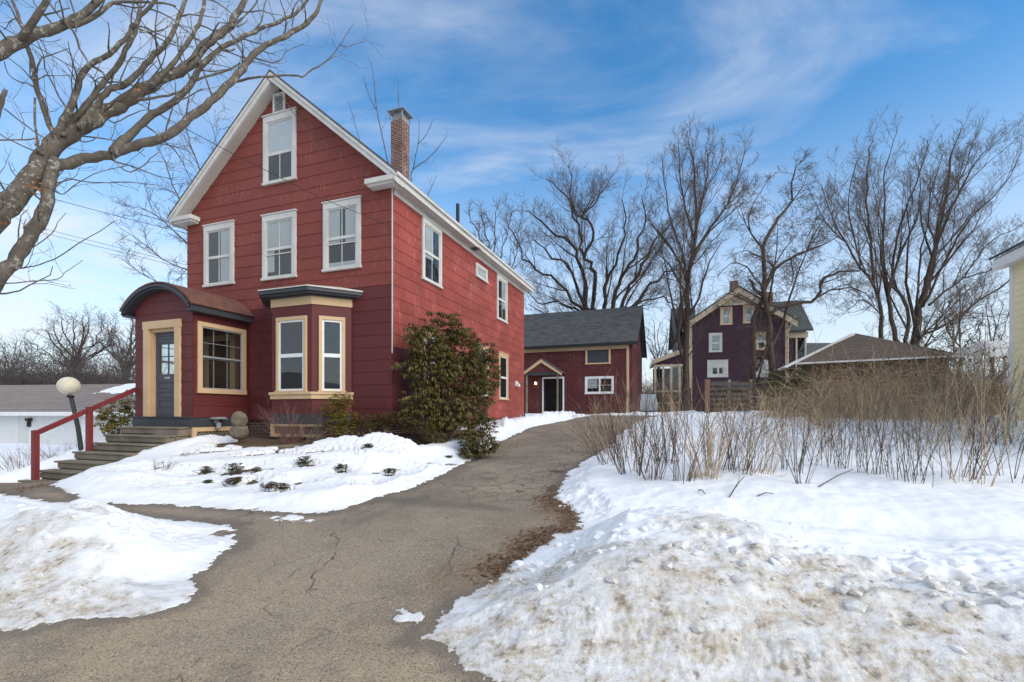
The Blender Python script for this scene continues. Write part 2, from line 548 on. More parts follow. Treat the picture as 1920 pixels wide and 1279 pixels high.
M_RAIL = paint('red_rail_paint', (.20, .028, .030), (.13, .022, .025), .5, 6, .5, (.28, .12, .1), .3)
M_ALU = plain('grey_aluminium', (.36, .36, .36), .4, .5)
M_SOFFIT = paint('grey_white_soffit_paint', (.58, .55, .51), (.4, .37, .33), .6, 3, .6, (.25, .22, .2), .4)
M_GALV = plain('galvanised_cap', (.27, .28, .29), .5, .5)
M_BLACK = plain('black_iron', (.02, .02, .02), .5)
M_DARKROOM = plain('dark_interior', (.012, .012, .012), .9)
M_CURTAIN = paint('white_curtain', (.62, .62, .60), (.45, .45, .44), .5, 3, .9, None, 0, (6, 6, .3))
M_SHADE = plain('pale_roller_shade', (.74, .76, .78), .8)
M_OLDWOOD = paint('weathered_grey_wood', (.25, .21, .155), (.13, .105, .075), .8, 5, .85, (.30, .28, .23), .6, (.3, 3, 3), .15, .5)
M_BROWNWOOD = paint('brown_raw_wood', (.16, .10, .06), (.08, .05, .035), .7, 4, .85, None, 0, (.3, 3, 3), .15, .4)
M_PLUM = paint('plum_clapboard_paint', (.064, .028, .042), (.048, .022, .033), .4, 2, .6)
M_CREAMPALE = paint('pale_cream_paint', (.60, .49, .35), (.48, .39, .28), .5, 5, .5)
M_BARN = paint('barn_red_clapboard_paint', (.112, .0255, .0235), (.078, .019, .0185), .7, 2.2, .6, (.33, .22, .21), .7, (.25, .25, 3))
M_YELLOW = paint('pale_yellow_shingle_paint', (.86, .79, .50), (.74, .66, .40), .5, 3, .6)
M_GARAGEWALL = paint('white_garage_paint', (.62, .63, .62), (.5, .5, .49), .5, 2, .6)
M_STONE, n = new_mat('lichen_stone')
co = obj_co(n)
c = n.mix(n.ramp(n.noise(co, 9, 6, .65), .35, .65), (.20, .165, .115), (.115, .095, .07))
c = n.mix(n.ramp(n.noise(co, 34, 4, .7), .55, .7), c, (.30, .27, .19))
finish(n, c, .9, n.noise(co, 30, 6, .7), .6, .02)
M_FOUND, n = new_mat('brown_brick_foundation')
co = n('ShaderNodeTexCoord').outputs['Object']
br = n('ShaderNodeTexBrick', {'Vector': n.scale(co, (1, 1, 1), rot=(math.pi / 2, 0, 0)), 'Color1': (.13, .055, .04), 'Color2': (.09, .045, .035), 'Mortar': (.16, .14, .12), 'Scale': 1.0, 'Mortar Size': .01, 'Brick Width': .22, 'Row Height': .075})
finish(n, br.outputs[0], .85)
M_GLOBE, n = new_mat('milky_globe')
co = obj_co(n)
c = n.mix(n.ramp(n.noise(co, 6, 5), .4, .7, 0, .5), (.66, .61, .47), (.50, .45, .32))
finish(n, c, .35, None, 0, 0, .4, **{'Subsurface Weight': .2, 'Subsurface Radius': (.05, .05, .04)})


def brick_mat(name, c1, c2, mortar):
    m, n = new_mat(name)
    co = n('ShaderNodeTexCoord').outputs['Object']
    g = n('ShaderNodeNewGeometry').outputs['Normal']
    sp = n('ShaderNodeSeparateXYZ', {0: co})
    u = n('ShaderNodeCombineXYZ', {0: n.math('ADD', sp.outputs[0], sp.outputs[1]), 1: sp.outputs[2]})
    br = n('ShaderNodeTexBrick', {'Vector': u, 'Color1': c1, 'Color2': c2, 'Mortar': mortar, 'Scale': 1.0, 'Mortar Size': .009, 'Brick Width': .205, 'Row Height': .07})
    k = n.ramp(n.noise(co, 4.5, 5, .6), .56, .68, 0, .6)
    c = n.mix(k, br.outputs[0], mortar)
    k2 = n.ramp(n.noise(co, 3.0, 4), .45, .7, 0, .6)
    c = n.mix(k2, c, tuple(x * .55 for x in c1))
    finish(n, c, .88, br.outputs[1], -.6, .01)
    return m


M_BRICK = brick_mat('old_red_brick', (.17, .06, .04), (.11, .045, .034), (.33, .28, .24))


def roof_mat(name, c1, c2, snow=.0, w=.9, h=.14, axis=1):
    m, n = new_mat(name)
    co = n('ShaderNodeTexCoord').outputs['Object']
    sp = n('ShaderNodeSeparateXYZ', {0: co})
    u = n('ShaderNodeCombineXYZ', {0: sp.outputs[0 if axis else 1], 1: sp.outputs[2]})
    br = n('ShaderNodeTexBrick', {'Vector': u, 'Color1': c1, 'Color2': c2, 'Mortar': tuple(x * .55 for x in c1), 'Scale': 1.0, 'Mortar Size': .012, 'Brick Width': w, 'Row Height': h, 'Bias': .0})
    c = n.mix(n.ramp(n.noise(co, 1.2, 5, .6), .3, .7, 0, .4), br.outputs[0], c2)
    c = n.mix(n.ramp(n.noise(n.scale(u, (4, 9, 1)), 3, 3, .6), .45, .7, 0, .5), c, tuple(x * 1.5 for x in c2))
    finish(n, c, .9, br.outputs[1], -.5, .01)
    return m


M_SLATE = roof_mat('dark_grey_roof_shingles', (.036, .038, .041), (.085, .086, .088), w=.32, h=.13)
M_ROOFHOUSE = roof_mat('house_roof_shingles', (.08, .078, .074), (.12, .115, .11), axis=0)
M_ROOFBROWN = roof_mat('brown_roof_shingles', (.088, .066, .050), (.108, .082, .065), w=.4, h=.11)
M_ROOFTAUPE = roof_mat('taupe_roof_shingles', (.215, .175, .152), (.26, .215, .19), w=.4, h=.12)
M_ROOFGREEN = roof_mat('grey_green_roof_shingles', (.062, .070, .067), (.08, .088, .085), w=.4, h=.14)
M_PORCHROOF, n = new_mat('rusty_porch_roof')
co = obj_co(n)
c = n.mix(n.ramp(n.noise(co, 5, 6, .6), .35, .65), (.17, .072, .052), (.105, .05, .04))
c = n.mix(n.ramp(n.noise(co, 40, 3), .5, .7, 0, .5), c, (.22, .12, .09))
finish(n, c, .9, n.noise(co, 50, 4), .3, .01)

M_GLASS, n = new_mat('window_glass')
fr = n.math('POWER', n('ShaderNodeLayerWeight', {'Blend': .5}).outputs['Facing'], 4.0)
wob = n('ShaderNodeBump', {'Height': n.noise(obj_co(n), 2.2, 2), 'Strength': .05, 'Distance': .02})
gl = n('ShaderNodeBsdfGlossy', {'Color': (.95, .97, 1), 'Roughness': .015, 'Normal': wob})
tr = n('ShaderNodeBsdfTransparent', {'Color': (.88, .90, .90)})
mx = n('ShaderNodeMixShader', {0: n.math('ADD', n.math('MULTIPLY', fr, .7), .05), 1: tr, 2: gl})
n('ShaderNodeOutputMaterial', {0: mx})


def bark(name, c1, c2, lichen=None, la=.5):
    m, n = new_mat(name)
    co = obj_co(n)
    c = n.mix(n.ramp(n.noise(co, 7, 6, .65), .35, .65), c1, c2)
    rid = n.noise(n.scale(co, (1, 1, .35)), 28, 5, .7)
    c = n.mix(n.ramp(rid, .5, .72, 0, .6), c, tuple(x * .5 for x in c1))
    if lichen:
        k = n.math('MULTIPLY', n.ramp(n.noise(co, 16, 5, .7), .53, .62), n.ramp(n.noise(co, 3, 3), .38, .6, 0, la))
        c = n.mix(k, c, lichen)
    finish(n, c, .92, rid, .7, .012)
    return m


M_BARKMAPLE = bark('lichened_maple_bark', (.165, .140, .112), (.098, .082, .066), (.40, .40, .35), .9)
M_BARKDARK = bark('dark_tree_bark', (.060, .048, .040), (.038, .031, .027))
M_BARKBROWN = bark('brown_tree_bark', (.095, .070, .052), (.055, .042, .034), (.14, .12, .09), .4)
M_BARKGREY = bark('grey_far_tree_bark', (.13, .108, .098), (.09, .076, .07))
M_TWIGFAR = bark('fine_far_twigs', (.155, .115, .090), (.10, .076, .062))
M_TWIG = bark('shrub_twig_bark', (.155, .115, .082), (.085, .06, .045))
M_TWIGTAN = bark('tan_brush_bark', (.58, .435, .265), (.40, .285, .17))
M_TWIGRED = bark('reddish_twig_bark', (.26, .14, .115), (.16, .09, .08))
M_SAPLING = bark('pale_sapling_bark', (.36, .29, .21), (.24, .18, .13))
M_DRYSTALK = bark('dry_stalk_bark', (.50, .37, .225), (.33, .23, .14))


def leaf_mat(name, c1, c2, c3, tr=.25):
    m, n = new_mat(name)
    r = attr(n, 'rnd')
    c = n.mix(n.ramp(r, .0, .55), c1, c2)
    c = n.mix(n.ramp(r, .62, 1.0), c, c3)
    d = n('ShaderNodeBsdfPrincipled', {'Base Color': c, 'Roughness': .5, 'Specular IOR Level': .35})
    t = n('ShaderNodeBsdfTranslucent', {'Color': c})
    mx = n('ShaderNodeMixShader', {0: tr, 1: d, 2: t})
    n('ShaderNodeOutputMaterial', {0: mx})
    return m


M_RHODO = leaf_mat('rhododendron_leaf', (.058, .060, .020), (.150, .120, .040), (.30, .20, .075))
M_EVERG = leaf_mat('evergreen_leaf', (.040, .052, .018), (.085, .092, .028), (.15, .14, .045))
M_YELLOWG = leaf_mat('yellow_green_leaf', (.15, .13, .03), (.28, .22, .04), (.38, .27, .06))
M_PACHY = leaf_mat('low_plant_leaf', (.060, .062, .028), (.14, .115, .05), (.24, .17, .085))
M_DEADLEAF = leaf_mat('dead_leaf', (.14, .075, .04), (.24, .13, .065), (.34, .21, .11))
M_ORANGELEAF = leaf_mat('orange_leaf', (.35, .10, .025), (.42, .15, .03), (.40, .18, .05))

# snow, asphalt, soil
M_SNOW, n = new_mat('snow')
co = obj_co(n)
dirt = attr(n, 'dirt')
g1 = n.noise(co, 9, 6, .7)
g2 = n.noise(co, 70, 5, .75)
g3 = n.noise(co, 24, 5, .7)
k = n.math('MULTIPLY', dirt, n.ramp(n.math('ADD', n.math('MULTIPLY', g1, .5), n.math('MULTIPLY', g3, .5)), .34, .62, .25, 1.15))
sc_ = n.scale(co, (2.2, 5.5, 7), rot=(0, 0, HA))
band = n.noise(sc_, 1.6, 6, .72)
k = n.math('MULTIPLY', k, n.ramp(band, .34, .62, .35, 1.25))
c = n.mix(k, (.885, .888, .885), (.58, .50, .39))
grit = n.math('MULTIPLY', n.ramp(g2, .585, .67), n.ramp(dirt, .06, .55, 0, .62))
c = n.mix(grit, c, (.17, .13, .095))
cl = n.math('MULTIPLY', n.ramp(n.math('ADD', n.math('MULTIPLY', g1, .55), n.math('MULTIPLY', g3, .45)), .53, .64), n.ramp(dirt, .25, .8, 0, .8))
c = n.mix(cl, c, (.22, .165, .115))
hgt = n.math('ADD', n.math('MULTIPLY', g3, .6), n.math('MULTIPLY', g2, n.ramp(dirt, 0, .5, .12, .6)))
finish(n, c, .62, hgt, n.ramp(dirt, 0, .5, .16, .6), .03, .25, **{'Subsurface Weight': .0})

M_ASPH, n = new_mat('old_asphalt')
co = obj_co(n)
sand = attr(n, 'sand'); crk = attr(n, 'crack'); lit = attr(n, 'litter'); wet = attr(n, 'wet')
sp = n.noise(co, 95, 3, .8)
sp2 = n.noise(co, 38, 5, .75)
slow = n.noise(co, .75, 6, .66)
c = n.mix(n.ramp(slow, .3, .7), (.225, .178, .128), (.385, .306, .218))
c = n.mix(n.math('MULTIPLY', n.ramp(n.noise(co, 2.6, 4, .6), .35, .68), sand), c, (.44, .335, .215))
c = n.mix(n.ramp(sp, .50, .60, 0, .8), c, (.075, .060, .046))
c = n.mix(n.ramp(sp2, .53, .66, 0, .6), c, (.52, .44, .35))
c = n.mix(n.ramp(wet, .1, 1, 0, .6), c, (.12, .105, .09))
wv = n.vmath('ADD', co, n('ShaderNodeVectorMath', {0: n('ShaderNodeTexNoise', {'Vector': co, 'Scale': 1.3, 'Detail': 4.0}).outputs[1], 3: .9}, operation='SCALE'))
v1 = n('ShaderNodeTexVoronoi', {'Vector': n.scale(wv, (1, .8, 0)), 'Scale': .55}, feature='DISTANCE_TO_EDGE')
w2 = n.vmath('ADD', co, n('ShaderNodeVectorMath', {0: n('ShaderNodeTexNoise', {'Vector': co, 'Scale': 5.0, 'Detail': 3.0}).outputs[1], 3: .25}, operation='SCALE'))
v2 = n('ShaderNodeTexVoronoi', {'Vector': n.scale(w2, (1, .75, 0)), 'Scale': 3.6}, feature='DISTANCE_TO_EDGE')
brk = n.noise(co, 1.7, 3)
v3 = n('ShaderNodeTexVoronoi', {'Vector': n.scale(w2, (1, .8, 0), (3.3, 1.2, 0)), 'Scale': 1.15}, feature='DISTANCE_TO_EDGE')
l3 = n.math('MULTIPLY', n.ramp(v3.outputs[0], .001, .0055, .7, 0), n.ramp(brk, .47, .58))
l1 = n.math('MULTIPLY', n.ramp(v1.outputs[0], .0008, .0042, 1, 0), n.math('MULTIPLY', n.ramp(brk, .46, .58), n.ramp(sand, .35, .75, 1, .15)))
l2 = n.math('MULTIPLY', n.ramp(v2.outputs[0], .010, .034, 1, 0), n.math('MULTIPLY', crk, n.ramp(brk, .36, .52)))
ln = n.math('MAXIMUM', n.math('MAXIMUM', l1, l3), l2)
c = n.mix(n.math('MULTIPLY', ln, .78), c, (.05, .042, .034))
lk = n.math('MULTIPLY', lit, n.ramp(n.noise(co, 26, 5, .75), .36, .58))
c = n.mix(n.math('MULTIPLY', lk, .85), c, n.mix(n.ramp(n.noise(co, 60, 3), .4, .6), (.16, .095, .055), (.28, .175, .10)))
h = n.math('SUBTRACT', n.math('ADD', n.math('MULTIPLY', sp, .35), n.math('MULTIPLY', sp2, .4)), n.math('MULTIPLY', ln, .9))
finish(n, c, .88, h, .55, .012, .25)

M_SOIL, n = new_mat('soil_and_leaf_litter')
co = obj_co(n)
far = n.ramp(n('ShaderNodeVectorMath', {0: co}, operation='LENGTH').outputs[1], 42, 62)
c = n.mix(n.ramp(n.noise(co, 20, 5, .7), .35, .65), (.075, .052, .034), (.15, .10, .062))
c = n.mix(n.ramp(n.noise(co, 70, 3), .5, .65), c, (.21, .14, .08))
c = n.mix(n.math('MULTIPLY', far, n.ramp(n.noise(co, .05, 4), .38, .5)), c, (.80, .82, .85))
finish(n, c, .95, n.noise(co, 60, 4), .6, .02)
M_HILL, n = new_mat('far_wooded_hill')
co = obj_co(n)
c = n.mix(n.ramp(n.noise(n.scale(co, (1, 1, .5)), .12, 6, .7), .35, .65), (.17, .155, .155), (.25, .235, .24))  # pale grey tones put the haze of distance into the hill colour
finish(n, c, 1.0)
M_LAMPLIT, n = new_mat('lit_bulb')
e = n('ShaderNodeEmission', {0: (1, .78, .5), 1: 5.0})
n('ShaderNodeOutputMaterial', {0: e})
# ------------------------------------------------------------------ ground, driveway, snow
def polar(nd, na, rs):
    """fine rays where the yard lies, coarser ones behind"""
    dense = np.radians(90 - np.linspace(-66, 66, nd))
    rest = np.radians(90 - np.linspace(66, 294, na + 2)[1:-1])
    a = np.concatenate([dense, rest])
    R, A = np.meshgrid(rs, a)
    x = R * np.cos(A); y = R * np.sin(A)
    k = len(a); m = len(rs)
    i = np.arange(k)[:, None]; j = np.arange(m - 1)[None, :]
    i2 = (i + 1) % k
    q = np.stack([i * m + j, i2 * m + j, i2 * m + j + 1, i * m + j + 1], -1).reshape(-1, 4)
    return x.ravel(), y.ravel(), q[:, ::-1]


def compact(V, q, attrs):
    used = np.unique(q)
    mp = np.full(len(V), -1); mp[used] = np.arange(len(used))
    return V[used], mp[q], {k: v[used] for k, v in attrs.items()}


gx, gy, gq = polar(420, 110, np.concatenate([[.05, .6], np.geomspace(1.2, 75, 330), np.geomspace(78, 900, 26)]))
gz = base_xy(gx, gy)
gs = sdist(gx, gy)
me = np_mesh('ground', np.stack([gx, gy, gz - .035], 1), quads=gq, smooth=True)
tag(link('ground', me, M_SOIL), kind='structure')

gd = sdist(gx, gy, True)
keep = (gd[gq].min(1) < .55)
X_, Y_ = to_loc(gx, gy)
redge = np.array([to_world(*p) for p in []]) if False else BARE_E
rd = np.full(gx.shape, 1e9)
for i in range(1, len(redge)):
    a, b = redge[i - 1], redge[i]; e = b - a
    t = np.clip(((gx - a[0]) * e[0] + (gy - a[1]) * e[1]) / (e @ e), 0, 1)
    rd = np.minimum(rd, np.hypot(gx - a[0] - t * e[0], gy - a[1] - t * e[1]))
sandv = np.clip(sst(-Y_, 5.6, 7.4) * 1.0 + .12, 0, 1)
nb = fbm(gx, gy, .7, 3, 71.0)
litter = (1 - sst(rd + .35 * nb, .12, .42)) * sst(Y_, -6.4, -5.6) * (1 - sst(Y_, -3.6, -2.6)) + .5 * (1 - sst(np.abs(gs) + .1 * nb, .0, .12)) * sst(Y_, -4, 0)
streak = fbm(X_, Y_ * .12, .45, 3, 81.0)
litter = np.clip(litter + (1 - sst(-X_, 3.0, 5.2)) * 0 + sst(-X_, 3.6, 5.4) * sst(Y_, -5.2, -4.4) * .9, 0, 1)
crackv = np.clip((1 - sst(np.abs(X_ - 4.0 + .5 * nb), .5, 1.5)) * sst(Y_, -4.2, -3) * (1 - sst(Y_, 6, 10)), 0, 1)
seam = np.exp(-((Y_ + 3.95 + .22 * (X_ - 3.2) ** 2 * .25 + .1 * nb) / .22) ** 2) * (1 - sst(np.abs(X_ - 3.1), .8, 1.8)) * .8
wet = np.clip(seam + (1 - sst(np.abs(gd + .05 * nb), .03, .22)) * .8 * (gd < .1) + .35 * sst(fbm(gx, gy, 1.6, 4, 91.0), .08, .4) * (1 - sst(-Y_, 6.2, 7.2)) + .3 * sst(streak, .15, .5) + .5 * np.exp(-(((X_ - 2.75) / .5) ** 2 + ((Y_ + 4.9) / .5) ** 2)), 0, 1)
V, q, at = compact(np.stack([gx, gy, gz], 1), gq[keep], dict(sand=sandv, crack=crackv, litter=litter, wet=wet))
tag(link('driveway', np_mesh('driveway', V, quads=q, smooth=True, attrs=at), M_ASPH), kind='structure')

sx, sy, sq = polar(860, 80, np.concatenate([np.geomspace(1.3, 6, 440), np.geomspace(6.03, 12, 150), np.geomspace(12.1, 78, 140)]))
st, sdirt, ss = snow_parts(sx, sy)
sz = base_xy(sx, sy) + st
keep = ss[sq].max(1) > -.02
sdirt = np.clip(sdirt, 0, 1)
V, q, at = compact(np.stack([sx, sy, sz], 1), sq[keep], dict(dirt=sdirt))
tag(link('snow', np_mesh('snow', V, quads=q, smooth=True, attrs=at), M_SNOW), kind='structure')

# wooded hills on the horizon
a = np.linspace(0, 2 * math.pi, 260)
hh = 26 + 26 * fbm(np.cos(a) * 3, np.sin(a) * 3, 1.1, 3, 4.0) + 2.2 * fbm(np.cos(a) * 40, np.sin(a) * 40, 1.0, 3, 6.0)
hh = np.maximum(hh, 9)
V = []
for k, (r, f) in enumerate(((380, -.2), (430, .55), (520, 1.0), (700, .9), (880, -.2))):
    V.append(np.stack([np.cos(a) * r, np.sin(a) * r, hh * f], 1))
V = np.concatenate(V)
q = [(k * 260 + i, k * 260 + (i + 1) % 260, (k + 1) * 260 + (i + 1) % 260, (k + 1) * 260 + i) for k in range(4) for i in range(260)]
tag(link('hills', np_mesh('hills', V, quads=q, smooth=True), M_HILL), kind='structure')
# ------------------------------------------------------------------ siding, windows
R0 = random.Random(11)


def cut(rects, hole):
    o = []
    a0, a1, b0, b1 = hole
    for (x0, x1, z0, z1) in rects:
        if a1 <= x0 or a0 >= x1 or b1 <= z0 or b0 >= z1:
            o.append((x0, x1, z0, z1)); continue
        if z0 < b0: o.append((x0, x1, z0, b0))
        if b1 < z1: o.append((x0, x1, b1, z1))
        za, zb = max(z0, b0), min(z1, b1)
        if x0 < a0: o.append((x0, a0, za, zb))
        if a1 < x1: o.append((a1, x1, za, zb))
    return [r for r in o if r[1] - r[0] > .012 and r[3] - r[2] > .012]


def clip(poly, a, b, c):
    """keep a*u + b*z <= c"""
    o = []
    for i in range(len(poly)):
        p, q = poly[i - 1], poly[i]
        dp, dq = a * p[0] + b * p[1] - c, a * q[0] + b * q[1] - c
        if dp <= 0: o.append(p)
        if dp * dq < 0:
            t = dp / (dp - dq)
            o.append((p[0] + (q[0] - p[0]) * t, p[1] + (q[1] - p[1]) * t))
    return o


def courses(u0, u1, z0, z1, holes, exp=.279, wid=.61, planes=(), gap=.0012, rng=R0):
    """the visible outlines of one wall's shingles: (outline, foot of its course)"""
    out = []
    k = 0; z = z0
    while z < z1 - .02:
        zt = min(z + exp, z1)
        u = u0 - (k % 2) * wid / 2 - (k % 3) * .06
        while u < u1:
            a, b = max(u, u0), min(u + wid, u1)
            u += wid
            if b - a < .03: continue
            j = rng.uniform(-.004, .004)
            rs = [(a + gap, b - gap, z + (j if k else 0), zt + .006)]
            for h in holes: rs = cut(rs, h)
            rv = rng.random()
            for r in rs:
                p = [(r[0], r[2]), (r[1], r[2]), (r[1], r[3]), (r[0], r[3])]
                for (pa, pb, pc) in planes:
                    p = clip(p, pa, pb, pc)
                    if len(p) < 3: break
                if len(p) >= 3: out.append((p, z, rv))
        z += exp; k += 1
    return out


def shingle_poly(mb, p, zf, exp, rv, t0=.006, t1=.017):
    m = len(p)
    f = [(u, -(t0 + (t1 - t0) * max(0, 1 - (z - zf) / exp)), z) for u, z in p]
    b = [(u, .003, z) for u, z in p]
    mb.poly(f + b, [list(range(m))] + [(i, m + i, m + (i + 1) % m, (i + 1) % m) for i in range(m)], 0, rv)


def window(parent, loc, rz, w, h, casing=M_WHITE, sash=M_WHITE, cw=.115, head=.15, sillh=.06, split=.5, munt=(1, 1), curtain=None, shade=None, cap=True, storm=None, label=None, sw=.035, dark=M_DARKROOM, name='window', sideways=False, boarded=False):
    """casing outline w x h, foot at loc; its outward side is -y"""
    mb = MB()
    a = w / 2
    mb.box(-a, -a + cw, -.05, .002, sillh, h - head)
    mb.box(a - cw, a, -.05, .002, sillh, h - head)
    mb.box(-a, a, -.053, .002, h - head, h)
    if cap: mb.box(-a - .025, a + .025, -.075, .002, h, h + .03)
    mb.box(-a - .02, a + .02, -.072, .002, 0, sillh)
    o = mb.build(name, casing, parent, loc=loc, rot=(0, 0, rz), bevel=.004)
    if label: o['label'] = label
    x0, x1, z0, z1 = -a + cw, a - cw, sillh, h - head
    MB().box(x0, x1, -.006, .001, z0, z1).build('dark_backing', dark, o)
    zm = z0 + (z1 - z0) * split
    sb = MB()
    y0, y1 = -.034, -.008
    def frame(xa, xb, za, zb, s, ya, yb):
        sb.box(xa, xa + s, ya, yb, za, zb); sb.box(xb - s, xb, ya, yb, za, zb)
        sb.box(xa + s, xb - s, ya, yb, za, za + s); sb.box(xa + s, xb - s, ya, yb, zb - s, zb)
    if sideways:
        xm = (x0 + x1) / 2
        frame(x0, xm + sw / 2, z0, z1, sw, y0, y1); frame(xm + sw / 2, x1, z0, z1, sw, y0, y1)
        panes = [(x0 + sw, xm - sw / 2, z0 + sw, z1 - sw), (xm + sw * 1.5, x1 - sw, z0 + sw, z1 - sw)]
    elif split >= 1:
        frame(x0, x1, z0, z1, sw, y0, y1); panes = [(x0 + sw, x1 - sw, z0 + sw, z1 - sw)]
    else:
        frame(x0, x1, zm, z1, sw, y0 + .006, y1); frame(x0, x1, z0, zm, sw, y0, y1)
        panes = [(x0 + sw, x1 - sw, z0 + sw, zm - sw), (x0 + sw, x1 - sw, zm + sw, z1 - sw)]
    if boarded: panes = []
    for k, pn in enumerate(panes):
        nv = munt[min(k, 1)]
        if isinstance(nv, int): nv = (nv, 0)
        for i in range(nv[0]):
            xc = pn[0] + (pn[1] - pn[0]) * (i + 1) / (nv[0] + 1)
            sb.box(xc - .008, xc + .008, -.026, -.009, pn[2], pn[3])
        for i in range(nv[1]):
            zc = pn[2] + (pn[3] - pn[2]) * (i + 1) / (nv[1] + 1)
            sb.box(pn[0], pn[1], -.025, -.0095, zc - .008, zc + .008)
    if storm: sb.box(x0, x1, -.040, -.03, z0 + (z1 - z0) * storm - .012, z0 + (z1 - z0) * storm + .012)
    sb.build('sash', sash, o)
    for pn in panes:
        MB().box(pn[0] - .004, pn[1] + .004, -.021, -.018, pn[2] - .004, pn[3] + .004).build('pane', M_GLASS, o)
    for mat, spec, nm in ((M_CURTAIN, curtain, 'curtain'), (M_SHADE, shade, 'roller_shade')):
        for (fa, fb, ga, gb) in ([] if not spec else spec if isinstance(spec, list) else [spec]):
            cb = MB(); k = 14 if nm == 'curtain' else 1
            xa, xb = x0 + (x1 - x0) * fa, x0 + (x1 - x0) * fb
            for i in range(k):
                q0, q1 = xa + (xb - xa) * i / k, xa + (xb - xa) * (i + 1) / k
                d0 = .003 * (i % 2)
                cb.poly([(q0, -.009 - d0, z0 + (z1 - z0) * ga), (q1, -.012 + d0, z0 + (z1 - z0) * ga), (q1, -.012 + d0, z0 + (z1 - z0) * gb), (q0, -.009 - d0, z0 + (z1 - z0) * gb)], [(0, 1, 2, 3)])
            cb.build(nm, mat, o)
    return o


# ------------------------------------------------------------------ the red house
house = empty('red_house', (HOX, HOY, HZ), -HA)
tag(house, 'tall red shingled house with a steep white trimmed gable, brick chimney and arched entry porch', 'house')
HW, HL = 6.46, 9.34
PITCH, APEX, AW = .853, 8.07, 8.185            # underside of the roof at the ridge
XC = -HW / 2
WINS = [(-5.80, -4.74, 3.50, 5.14), (-3.77, -2.70, 3.48, 5.12), (-1.88, -.82, 3.51, 5.15), (-3.74, -2.70, 5.85, 7.58)]
SWIN = [(1.26, 2.25, 3.51, 5.10), (4.51, 5.41, 4.47, 4.94), (6.30, 7.30, 3.47, 5.07), (6.47, 7.39, .65, 2.36), (1.31, 2.22, .75, 2.30), (4.59, 5.54, .68, 2.38)]
ins = lambda r, k=.03: (r[0] + k, r[1] - k, r[2] + k, r[3] - k)
front_holes = [ins(r) for r in WINS] + [(-3.41, -3.03, 7.56, 8.2), (-2.9, -1.05, -.1, 2.72), (-6.24, -4.27, -.1, 2.58), (-6.5, -4.2, 2.5, 2.62)]
fw = MB().prism([(-HW + .01, -.02), (-.01, -.02), (-.01, AW - PITCH * (-XC - .01)), (XC, AW - .01), (-HW + .01, AW - PITCH * (-XC - .01))], .0, .1).build('front_wall', M_MAROON, house)
sw_ = MB().box(-.1, -.001, .0, HL, -.02, 5.30).build('side_wall', M_REDSIDE, house)
rw = MB().prism([(-HW + .1, -.02), (-.1, -.02), (-.1, 5.2), (XC, APEX - .1), (-HW + .1, 5.2)], HL - .1, HL).build('rear_wall', M_MAROON, house)
MB().box(-HW, -HW + .1, .0, HL, -.02, 5.30).build('far_side_wall', M_MAROON, house)
MB().box(-HW + .03, -.03, .03, HL - .03, -.7, -.02).build('foundation', M_FOUND, house)

gab = [(-PITCH, 1, APEX - PITCH * XC * 1 + 0), (PITCH, 1, APEX + PITCH * XC)]
# z <= APEX - PITCH*|u - XC|
gab = [(PITCH, 1, AW + PITCH * XC), (-PITCH, 1, AW - PITCH * XC)]
allsh = []
for p, zf, rv in courses(-HW, .0, 0, 8.2, front_holes, planes=gab, wid=1.83):
    zc = sum(q[1] for q in p) / len(p)
    u = sum(q[0] for q in p) / len(p)
    m = M_MAROON if zc < 2.95 + .1 * math.sin(u * 9) else M_RED
    d = HOY - u * HS_
    allsh.append(((max(q[0] for q in p) - min(q[0] for q in p)) / d * .9, fw, p, zf, rv, m))
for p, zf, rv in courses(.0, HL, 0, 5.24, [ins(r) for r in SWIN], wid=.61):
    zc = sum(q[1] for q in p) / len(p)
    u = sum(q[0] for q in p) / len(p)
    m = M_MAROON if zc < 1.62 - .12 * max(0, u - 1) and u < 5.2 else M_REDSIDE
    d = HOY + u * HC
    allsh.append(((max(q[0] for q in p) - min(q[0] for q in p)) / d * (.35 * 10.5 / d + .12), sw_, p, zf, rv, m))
allsh.sort(key=lambda t: -t[0])
rest = {}
for i, (_s, par, p, zf, rv, m) in enumerate(allsh):
    if i < 296:
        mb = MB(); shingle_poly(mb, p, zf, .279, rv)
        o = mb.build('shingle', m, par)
    else:
        shingle_poly(rest.setdefault((par.name, m.name), (MB(), par, m))[0], p, zf, .279, rv)
        continue
    if par is sw_: o.rotation_euler = (0, 0, math.pi / 2)
for (_k, (mb, par, m)) in rest.items():
    o = tag(mb.build('small_shingles', m, par), kind='stuff')
    if par is sw_: o.rotation_euler = (0, 0, math.pi / 2)

